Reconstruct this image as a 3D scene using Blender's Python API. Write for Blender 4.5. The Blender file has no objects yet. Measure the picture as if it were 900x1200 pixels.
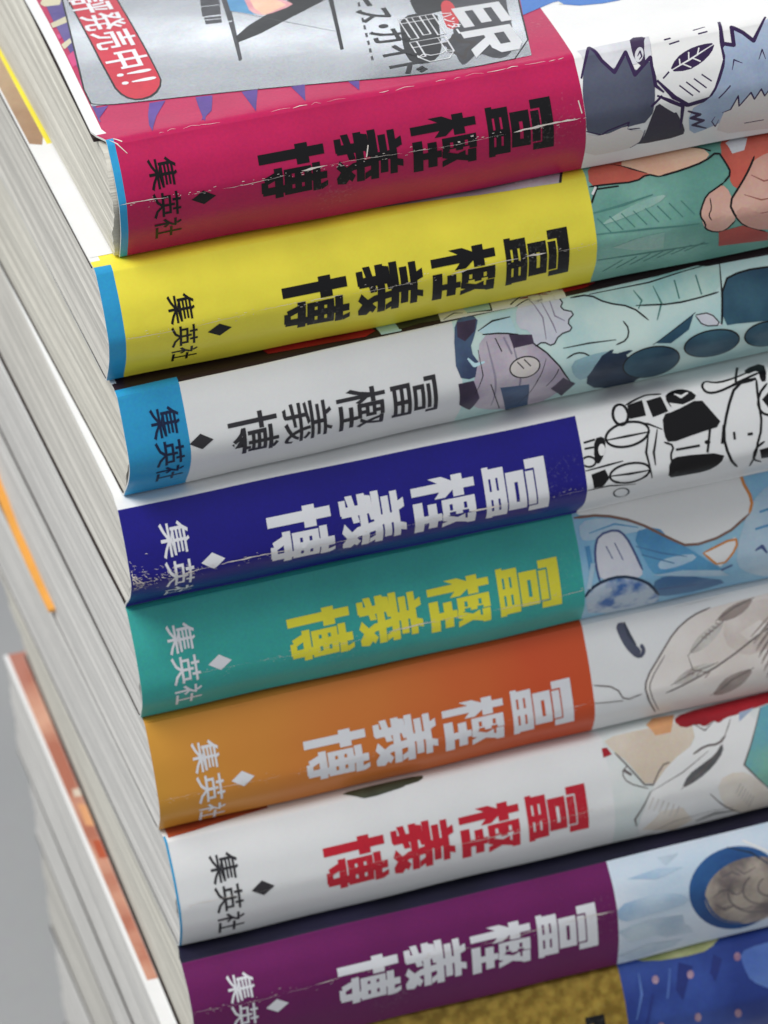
import bpy, bmesh, math, random
from mathutils import Vector, Euler
from mathutils.geometry import delaunay_2d_cdt

MM = .001
sc = bpy.context.scene
COL = sc.collection
R = math.radians

# ------------------------------------------------------------------ camera, light, exposure
cam_d = bpy.data.cameras.new('camera'); cam = bpy.data.objects.new('camera', cam_d); COL.objects.link(cam)
cam.location = (-.11689602646, -.6610774351, .31344096041)
cam.rotation_euler = Euler((R(61.2432362), R(5.26896855), R(-15.59087972)), 'XYZ')
cam_d.sensor_fit = 'VERTICAL'; cam_d.sensor_height = 36.; cam_d.sensor_width = 27.; cam_d.lens = 7352.2379*36./1200.
cam_d.clip_start = .02; cam_d.clip_end = 30.
cam_d.dof.use_dof = True; cam_d.dof.focus_distance = .738; cam_d.dof.aperture_fstop = 50.
sc.camera = cam
sc.render.resolution_x, sc.render.resolution_y = 768, 1024

w = bpy.data.worlds.new('World'); sc.world = w; w.use_nodes = True
bg = w.node_tree.nodes['Background']; bg.inputs[0].default_value = (.90, .95, 1., 1); bg.inputs[1].default_value = .46

def area(name, loc, target, sx, sy, power, col=(1, 1, 1)):
    d = bpy.data.lights.new(name, 'AREA'); d.shape = 'RECTANGLE'; d.size = sx; d.size_y = sy; d.energy = power; d.color = col
    o = bpy.data.objects.new(name, d); COL.objects.link(o); o.location = loc
    o.rotation_euler = (Vector(target)-Vector(loc)).to_track_quat('-Z', 'Y').to_euler()
    return o
area('overhead_lamp', (-.50, -.16, .90), (.03, .0, -.05), .75, .55, 10.5, (1, .985, .96))
area('silver_band_lamp', (.36, 1.35, .56), (.03, .03, 0), 1.5, .12, 2.0, (.95, .98, 1))  # added strip lamp behind the stack, for the bright band on the silver panel
sc.view_settings.view_transform = 'Standard'; sc.view_settings.look = 'None'
sc.view_settings.exposure = .12; sc.view_settings.gamma = 1.
try:
    sc.cycles.max_bounces = 6; sc.cycles.use_denoising = True
except Exception: pass

# ------------------------------------------------------------------ materials
MATS = {}
def lin(c): return tuple((v/255/12.92 if v/255 <= .04045 else ((v/255+.055)/1.055)**2.4) for v in c)
def nodes(name):
    m = bpy.data.materials.new(name); m.use_nodes = True
    nt = m.node_tree; b = nt.nodes['Principled BSDF']
    MATS[name] = m
    return m, nt, b
def N(nt, t, **k):
    n = nt.nodes.new(t)
    for a, v in k.items(): setattr(n, a, v)
    return n
def print_mat(name, rgb, rgb2=None, scale=120., var=.12, rough=.35, metallic=0., gain=1., bump=.05, fine=900., lo=.35, hi=.65):
    """glossy laminated print: ink colour with mottle and the grain of the paper"""
    m, nt, b = nodes(name); L = nt.links
    a = Vector(lin(rgb))*gain; c = Vector(lin(rgb2))*gain if rgb2 else a*(1-var)
    tc = N(nt, 'ShaderNodeTexCoord')
    n1 = N(nt, 'ShaderNodeTexNoise'); n1.inputs['Scale'].default_value = scale; n1.inputs['Detail'].default_value = 5
    L.new(tc.outputs['Object'], n1.inputs['Vector'])
    r = N(nt, 'ShaderNodeValToRGB'); r.color_ramp.elements[0].position = lo; r.color_ramp.elements[1].position = hi
    r.color_ramp.elements[0].color = (*a, 1); r.color_ramp.elements[1].color = (*c, 1)
    L.new(n1.outputs['Fac'], r.inputs['Fac'])
    n2 = N(nt, 'ShaderNodeTexNoise'); n2.inputs['Scale'].default_value = 2600; n2.inputs['Detail'].default_value = 2
    L.new(tc.outputs['Object'], n2.inputs['Vector'])
    mx = N(nt, 'ShaderNodeMix', data_type='RGBA', blend_type='OVERLAY'); mx.inputs['Factor'].default_value = .16
    L.new(r.outputs['Color'], mx.inputs['A']); L.new(n2.outputs['Color'], mx.inputs['B'])
    # tiny rubbed specks where the ink has come off
    n5 = N(nt, 'ShaderNodeTexNoise'); n5.inputs['Scale'].default_value = 2400; n5.inputs['Detail'].default_value = 4
    L.new(tc.outputs['Object'], n5.inputs['Vector'])
    n6 = N(nt, 'ShaderNodeTexNoise'); n6.inputs['Scale'].default_value = 60; n6.inputs['Detail'].default_value = 3
    L.new(tc.outputs['Object'], n6.inputs['Vector'])
    sm = N(nt, 'ShaderNodeMath', operation='MULTIPLY'); L.new(n5.outputs['Fac'], sm.inputs[0]); L.new(n6.outputs['Fac'], sm.inputs[1])
    sr = N(nt, 'ShaderNodeMapRange'); sr.inputs['From Min'].default_value = .40; sr.inputs['From Max'].default_value = .52; sr.inputs['To Max'].default_value = .08
    L.new(sm.outputs[0], sr.inputs['Value'])
    m5 = N(nt, 'ShaderNodeMix', data_type='RGBA'); L.new(sr.outputs['Result'], m5.inputs['Factor']); L.new(mx.outputs['Result'], m5.inputs['A']); m5.inputs['B'].default_value = (.75, .73, .7, 1)
    L.new(m5.outputs['Result'], b.inputs['Base Color'])
    rr = N(nt, 'ShaderNodeMapRange'); rr.inputs['To Min'].default_value = rough-.07; rr.inputs['To Max'].default_value = rough+.10
    n3 = N(nt, 'ShaderNodeTexNoise'); n3.inputs['Scale'].default_value = 75; n3.inputs['Detail'].default_value = 6
    L.new(tc.outputs['Object'], n3.inputs['Vector']); L.new(n3.outputs['Fac'], rr.inputs['Value']); L.new(rr.outputs['Result'], b.inputs['Roughness'])
    bp = N(nt, 'ShaderNodeBump'); bp.inputs['Strength'].default_value = bump; bp.inputs['Distance'].default_value = .0004
    n4 = N(nt, 'ShaderNodeTexNoise'); n4.inputs['Scale'].default_value = fine; n4.inputs['Detail'].default_value = 3
    L.new(tc.outputs['Object'], n4.inputs['Vector']); L.new(n4.outputs['Fac'], bp.inputs['Height']); L.new(bp.outputs['Normal'], b.inputs['Normal'])
    b.inputs['Metallic'].default_value = metallic; b.inputs['Specular IOR Level'].default_value = .3
    return m

G = 1.1     # photo tone -> ink albedo
for nm, rgb, kw in [
    ('pink', (180, 25, 82), {}), ('yellow', (236, 222, 70), {}), ('white_paper', (224, 224, 224), dict(var=.04)), ('royal_blue', (27, 22, 124), {}),
    ('teal', (56, 164, 156), {}), ('purple', (104, 22, 88), {}), ('gold', (172, 142, 62), dict(rgb2=(128, 102, 38), scale=650, lo=.36, hi=.62)),
    ('publisher_blue', (44, 150, 200), {}), ('black_print', (26, 22, 24), {}), ('navy_print', (36, 32, 58), dict(rgb2=(20, 20, 34), scale=60)),
    ('ink', (16, 14, 17), {}), ('ink_soft', (52, 50, 54), {}), ('white_ink', (222, 222, 226), dict(var=.05)), ('yellow_ink', (232, 222, 62), {}), ('red_ink', (196, 34, 52), {}), ('navy_ink', (22, 34, 66), {}),
    ('violet_ink', (52, 34, 74), {}), ('ink_violet', (58, 44, 74), {}), ('slate', (82, 86, 104), dict(rgb2=(66, 68, 86), scale=90)), ('ink_grey', (62, 56, 70), {}),
    ('pale_grey', (190, 190, 196), dict(rgb2=(214, 214, 218), scale=200)), ('pale_warm', (214, 206, 202), dict(var=.07)), ('art_white', (226, 225, 224), dict(var=.05)), ('art_white2', (214, 214, 220), dict(rgb2=(196, 198, 210), scale=180)),
    ('blue_grey', (168, 182, 202), dict(rgb2=(140, 156, 182), scale=140)), ('coral', (204, 104, 86), dict(rgb2=(186, 82, 70), scale=160)), ('coral_dark', (170, 78, 70), {}),
    ('beige', (234, 206, 180), dict(rgb2=(226, 176, 148), scale=120)), ('skin_art', (214, 172, 156), dict(rgb2=(196, 140, 126), scale=120)), ('skin_line', (150, 92, 84), {}),
    ('green_teal', (132, 180, 166), dict(rgb2=(98, 150, 138), scale=110)), ('pale_teal', (164, 192, 182), dict(rgb2=(136, 178, 166), scale=240)), ('teal_line', (82, 134, 126), {}),
    ('mint', (178, 210, 210), dict(rgb2=(206, 226, 220), scale=130)), ('mint_dark', (158, 200, 196), dict(rgb2=(196, 220, 210), scale=170)), ('mint_mid', (150, 186, 196), dict(var=.2)), ('mint_light', (190, 222, 230), {}),
    ('slate_blue', (78, 100, 130), dict(rgb2=(56, 68, 98), scale=190)), ('lilac', (200, 190, 198), dict(rgb2=(172, 160, 176), scale=150)), ('lilac_line', (146, 138, 156), {}), ('plum', (78, 62, 86), dict(rgb2=(54, 44, 64), scale=200)),
    ('teal_deep', (58, 96, 114), dict(rgb2=(38, 70, 92), scale=170)), ('navy_art', (44, 62, 86), dict(rgb2=(30, 44, 66), scale=170)), ('cover_red', (172, 34, 46), dict(rgb2=(140, 24, 34), scale=120)), ('cover_dark', (48, 32, 36), {}),
    ('art_blue', (150, 192, 214), dict(rgb2=(118, 170, 204), scale=120)), ('sky_pale', (182, 202, 216), dict(rgb2=(158, 186, 206), scale=170)), ('mid_blue', (96, 158, 194), dict(rgb2=(72, 132, 178), scale=150)), ('deep_blue', (82, 124, 160), dict(rgb2=(64, 104, 146), scale=170)),
    ('dapple_blue', (178, 192, 206), dict(rgb2=(66, 106, 166), scale=330, lo=.45, hi=.6)), ('blue_ink', (70, 84, 130), {}), ('orange_line', (206, 132, 66), {}), ('brown_line', (128, 96, 84), {}),
    ('warm_white', (226, 220, 215), dict(rgb2=(215, 205, 198), scale=110)), ('sketch', (112, 102, 100), dict(var=.3, scale=600)), ('sketch_pale', (210, 206, 200), dict(rgb2=(180, 172, 166), scale=240)), ('sketch_mid', (172, 158, 150), dict(rgb2=(140, 126, 121), scale=300)),
    ('sketch_wash', (216, 206, 199), dict(rgb2=(194, 180, 172), scale=200)), ('slate_line', (60, 66, 80), {}), ('skin_shade', (196, 146, 132), dict(rgb2=(206, 160, 146), scale=200)), ('beige_wash', (222, 214, 204), dict(rgb2=(212, 200, 186), scale=200)), ('leafy_white', (206, 214, 212), dict(rgb2=(222, 222, 220), scale=120)), ('rust', (184, 92, 56), dict(rgb2=(160, 66, 44), scale=140)), ('rust_pale', (216, 158, 112), {}), ('leaf_dark', (70, 74, 58), dict(var=.4, scale=300)), ('beige_pale', (216, 204, 190), dict(rgb2=(204, 188, 170), scale=130)),
    ('blue_green', (84, 152, 182), dict(rgb2=(124, 176, 160), scale=150)), ('slate_grey', (100, 100, 102), dict(var=.3, scale=300)),
    ('blue_wash', (208, 216, 226), dict(rgb2=(186, 204, 220), scale=100)), ('blue_streak', (146, 176, 204), dict(rgb2=(184, 202, 218), scale=200)), ('blue_streak2', (160, 178, 196), dict(rgb2=(190, 204, 214), scale=200)),
    ('ring_blue', (46, 92, 146), dict(rgb2=(34, 70, 122), scale=170)), ('rock', (172, 160, 148), dict(rgb2=(112, 102, 100), scale=260, lo=.38, hi=.62)), ('rock_dark', (118, 108, 106), dict(rgb2=(92, 86, 88), scale=300)),
    ('pearl_blue', (58, 84, 160), dict(rgb2=(38, 58, 128), scale=110)), ('blue_light', (92, 122, 184), dict(rgb2=(68, 96, 166), scale=120)), ('blue_dark', (40, 54, 124), {}), ('yellow_green', (186, 186, 138), dict(rgb2=(140, 148, 96), scale=260)), ('pearl', (178, 150, 166), dict(rgb2=(140, 104, 130), scale=400)),
    ('stripe_purple', (94, 80, 140), dict(rgb2=(70, 56, 122), scale=160)), ('stripe_cream', (204, 196, 166), {}), ('stripe_pink', (200, 60, 120), {}), ('spike_violet', (92, 62, 146), dict(rgb2=(74, 46, 124), scale=200)),
    ('capsule_black', (24, 16, 22), {}), ('capsule_red', (196, 44, 64), {}), ('print_grey', (66, 66, 72), dict(var=.35, scale=500)), ('print_black', (34, 34, 38), dict(var=.3, scale=300)), ('art_pink', (222, 168, 170), dict(rgb2=(204, 128, 140), scale=200)),
    ('mid_blue_cover', (62, 116, 190), {}), ('cream_cover', (214, 212, 196), {}), ('logo_star', (60, 56, 56), {}), ('logo_red', (198, 58, 66), {}), ('logo_light', (206, 207, 210), {}),
    ('brown_art', (168, 104, 84), dict(rgb2=(206, 158, 134), scale=70, lo=.45, hi=.7)), ('photo_brown', (176, 152, 124), dict(rgb2=(150, 118, 92), scale=90)), ('photo_grey', (196, 190, 196), dict(rgb2=(150, 144, 152), scale=120)), ('orange_sheet', (226, 160, 72), {}),
]:
    print_mat(nm, rgb, gain=G, **kw)
print_mat('silver', (176, 178, 182), var=.10, rough=.22, metallic=1., gain=1.05, bump=.0)
MATS['gold'].node_tree.nodes['Principled BSDF'].inputs['Metallic'].default_value = .35

def amber_mat():
    """orange label: printed amber at the foot running into red orange towards the picture"""
    m = print_mat('amber_to_red_orange', (200, 142, 56), gain=G)
    nt = m.node_tree; L = nt.links; b = nt.nodes['Principled BSDF']
    tc = N(nt, 'ShaderNodeTexCoord'); sx = N(nt, 'ShaderNodeSeparateXYZ'); L.new(tc.outputs['Object'], sx.inputs[0])
    nz = N(nt, 'ShaderNodeTexNoise'); nz.inputs['Scale'].default_value = 90
    L.new(tc.outputs['Object'], nz.inputs['Vector'])
    ad = N(nt, 'ShaderNodeMath', operation='MULTIPLY_ADD'); ad.inputs[1].default_value = .012; L.new(nz.outputs['Fac'], ad.inputs[0]); L.new(sx.outputs['X'], ad.inputs[2])
    mr = N(nt, 'ShaderNodeMapRange'); mr.inputs['From Min'].default_value = .004; mr.inputs['From Max'].default_value = .066
    L.new(ad.outputs[0], mr.inputs['Value'])
    r = N(nt, 'ShaderNodeValToRGB'); e = r.color_ramp.elements
    e[0].color = (*(Vector(lin((206, 148, 56)))*G), 1); e[1].color = (*(Vector(lin((200, 80, 42)))*G), 1); e[1].position = .85
    x = e.new(.35); x.color = (*(Vector(lin((203, 124, 54)))*G), 1)
    L.new(mr.outputs['Result'], r.inputs['Fac']); L.new(r.outputs['Color'], b.inputs['Base Color'])
amber_mat()

def plain_mat(name, rgb, rough=.7, var=.15, scale=300.):
    return print_mat(name, rgb, var=var, scale=scale, rough=rough, bump=.15)
plain_mat('paper_edge', (226, 226, 222)); plain_mat('jacket_lining', (46, 36, 34), .8); plain_mat('scuff', (232, 222, 214), .8)
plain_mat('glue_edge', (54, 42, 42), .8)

def pages_mat(name, rgb, rgb2, k):
    """cut edge of cheap pages: hundreds of sheets, seen as fine layers of slightly different grey"""
    m, nt, b = nodes(name); L = nt.links
    tc = N(nt, 'ShaderNodeTexCoord')
    def layer(sc_, detail, w_):
        mp = N(nt, 'ShaderNodeMapping'); mp.inputs['Scale'].default_value = sc_; mp.inputs['Location'].default_value = (k, k*2.3, k*.7)
        n = N(nt, 'ShaderNodeTexNoise'); n.inputs['Scale'].default_value = 1.; n.inputs['Detail'].default_value = detail; n.inputs['Distortion'].default_value = w_
        L.new(tc.outputs['Object'], mp.inputs[0]); L.new(mp.outputs[0], n.inputs['Vector']); return n
    a = layer((40, 8, 3400), 5, .1); c = layer((20, 5, 1000), 4, .2); d = layer((40, 30, 60), 3, 0.); g = layer((900, 300, 3200), 2, 0.)
    mx = N(nt, 'ShaderNodeMath', operation='ADD'); L.new(a.outputs['Fac'], mx.inputs[0]); L.new(c.outputs['Fac'], mx.inputs[1])
    m2 = N(nt, 'ShaderNodeMath', operation='MULTIPLY_ADD'); m2.inputs[1].default_value = .5; L.new(d.outputs['Fac'], m2.inputs[0]); L.new(mx.outputs[0], m2.inputs[2])
    m3 = N(nt, 'ShaderNodeMath', operation='MULTIPLY_ADD'); m3.inputs[1].default_value = .5; L.new(g.outputs['Fac'], m3.inputs[0]); L.new(m2.outputs[0], m3.inputs[2])
    mr = N(nt, 'ShaderNodeMapRange'); mr.inputs['From Min'].default_value = 1.12; mr.inputs['From Max'].default_value = 1.88
    L.new(m3.outputs[0], mr.inputs['Value'])
    r = N(nt, 'ShaderNodeValToRGB'); r.color_ramp.elements[0].color = (*lin(rgb2), 1); r.color_ramp.elements[1].color = (*lin(rgb), 1)
    L.new(mr.outputs['Result'], r.inputs['Fac']); L.new(r.outputs['Color'], b.inputs['Base Color'])
    b.inputs['Roughness'].default_value = .85; b.inputs['Specular IOR Level'].default_value = .2
    bp = N(nt, 'ShaderNodeBump'); bp.inputs['Strength'].default_value = .5; bp.inputs['Distance'].default_value = .0003
    L.new(mx.outputs[0], bp.inputs['Height']); L.new(bp.outputs['Normal'], b.inputs['Normal'])
    return m
for k in range(4):
    pages_mat('pages_%s' % 'abcd'[k], [(228, 225, 214), (225, 222, 214), (229, 224, 212), (225, 223, 219)][k], [(194, 190, 179), (193, 190, 183), (195, 190, 177), (194, 192, 188)][k], k*3.7)

def table_mat():
    m = print_mat('table_grey', (162, 162, 162), rgb2=(148, 149, 150), scale=9., rough=.6, bump=.2)
    return m
table_mat()

# ------------------------------------------------------------------ the shape of the stack
T = 16.0
# ---- the books of the stack, top to bottom: x, y offset and turn of each on the one below (mm, degrees),
#      spine nose (how far it bulges, how far down), retreat of the lower spine edge
POSE = [(3.61, .03, -1.87, 3.0, 6.85, 1.6), (.16, -.54, -.64, 2.9, 8.05, 2.0), (.66, -1.66, 1.3, 2.0, 8.6, 3.5),
        (-.8, -.38, -.8, 2.9, 9.05, 3.7), (-.7, 3.05, .25, 2.8, 9.75, .2), (-.4, 2.47, .68, 2.8, 10.25, -.2),
        (-.1, .16, .9, 2.8, 8.65, -.1), (-.63, -3.35, 1.17, 2.7, 5.95, .0), (-2.4, -1.6, -1.0, 2.7, 7.75, 1.),
        (-.9, .4, -.9, 2.7, 7.75, 1.), (.3, .8, -.4, 2.7, 7.75, 1.), (.1, -.5, -.5, 2.7, 7.75, 1.), (.3, .4, -.6, 2.7, 7.75, 1.)]
SMOOTH = {2}
FOOT = {0: (-1.2, 0., -.8, -.026), 2: (0., .027, 0., .018), 3: (.2, .0, .2, -.012), 4: (0., .003, 0., .008), 5: (0., .012, 0., .011), 6: (0., .015, 0., .017), 7: (.5, .022, .3, .046)}   # front cover offset and skew, page block offset, skew of the lower side

def catmull(P, n=5):
    out = []
    for i in range(len(P)-1):
        p0 = P[max(i-1, 0)]; p1 = P[i]; p2 = P[i+1]; p3 = P[min(i+2, len(P)-1)]
        for k in range(n):
            t = k/n
            out.append(tuple(.5*((2*p1[c]) + (-p0[c]+p2[c])*t + (2*p0[c]-5*p1[c]+4*p2[c]-p3[c])*t*t + (-p0[c]+3*p1[c]-3*p2[c]+p3[c])*t**3) for c in (0, 1)))
    out.append(P[-1])
    return out

class Profile:
    """the curve of one spine in (y, z), measured by arc length s from the top crease; s < 0 runs back over the front cover"""
    def __init__(self, i):
        x, y, a, n, zn, d = POSE[i]
        up = [(1.8, 0), (1.0, -.06), (.4, -.32), (0, -.85), (-.62*n, -.5*zn), (-n, -zn)]
        zb = -15.0
        lo = [(-n, -zn), (-n+(d-.4+n)*.42-.35, -zn+(zb+zn)*.5), (d-.4, zb), (d+.1, -15.6), (d+.9, -15.9), (d+2.4, -15.95)]
        if i in SMOOTH:
            pts = catmull(up[:-1]+[(-n, -zn)]+lo[1:], 5)
            self.inose = 25
        else:
            A = catmull(up, 5); B = catmull(lo, 5)
            pts = A[:-1]+B; self.inose = len(A)-1
            for _ in range(2):                     # the fold is worn round
                q = pts[:]
                for k in range(self.inose-3, self.inose+4): q[k] = tuple(.25*pts[k-1][c]+.5*pts[k][c]+.25*pts[k+1][c] for c in (0, 1))
                pts = q
        self.pts = pts
        S = [0.]
        for a_, b_ in zip(pts, pts[1:]): S.append(S[-1]+math.dist(a_, b_))
        self.S = S; self.end = S[-1]; self.snose = S[self.inose]
    def at(self, s):
        if s <= 0: return (self.pts[0][0]-s, 0., 0., 1.)
        if s >= self.end: return (self.pts[-1][0]+s-self.end, -15.95, 0., -1.)
        lo, hi = 0, len(self.S)-1
        while hi-lo > 1:
            m = (lo+hi)//2
            if self.S[m] <= s: lo = m
            else: hi = m
        a, b = self.pts[lo], self.pts[hi]; t = (s-self.S[lo])/(self.S[hi]-self.S[lo])
        dy, dz = b[0]-a[0], b[1]-a[1]; L = math.hypot(dy, dz)
        return (a[0]+dy*t, a[1]+dz*t, dz/L, -dy/L)     # point and outward normal
PROF = [Profile(i) for i in range(len(POSE))]

def cover_swell(u, s):
    """the top book's front cover is not quite flat: height in mm at s < 0"""
    def g(t):
        if t > 10: return g(10)+.022*(t-10)
        if t < -26: return g(-26)
        if t < -8: return g(-8)-.054*(t+8)
        return -.02*t+.0021*t*t
    c = -27+(u-9)*.4
    return g(-c)-g(s-c)

def wob(i, u, s, end):
    """small bends of the printed jacket, mm outward"""
    if i == 0 and s < 0: return cover_swell(u, s)+max(0., 1+s/4)*(.10*math.sin(u*.11+s*.15)+.06*math.sin(u*.31-s*.3))
    P = PROF[i]
    cr = .035*math.exp(-((s-P.snose)/.7)**2)*(math.sin(u*.8+i)+math.sin(u*1.7+i*3.)*.6) if s > 0 and i not in SMOOTH else 0.
    k = (1. if i == 0 else max(0., min(1., (s+4)/5.)))*max(0., min(1., (end-s)/3.))
    return k*(.10*math.sin(u*.11+i*1.7+s*.15)+.06*math.sin(u*.31+i*2.9-s*.3))+cr

def on_jacket(i, u, s, lift=0.):
    """local mm position (base of book at z = 0) of the jacket point u along the spine, s round it"""
    P = PROF[i]; y, z, ny, nz = P.at(s)
    if i in FOOT and u < 14.:                       # the foot of these jackets is not cut square to the spine
        f = FOOT[i]; k = 1-max(0., u)/14.
        if s < .4: u += k*(f[0]*min(1., (.4-s)/2.4)+f[1]*y)
        elif s > P.end: u += k*f[3]*y
    w = wob(i, u, s, P.end)+lift
    return (u, y+ny*w, z+nz*w+T)

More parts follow.
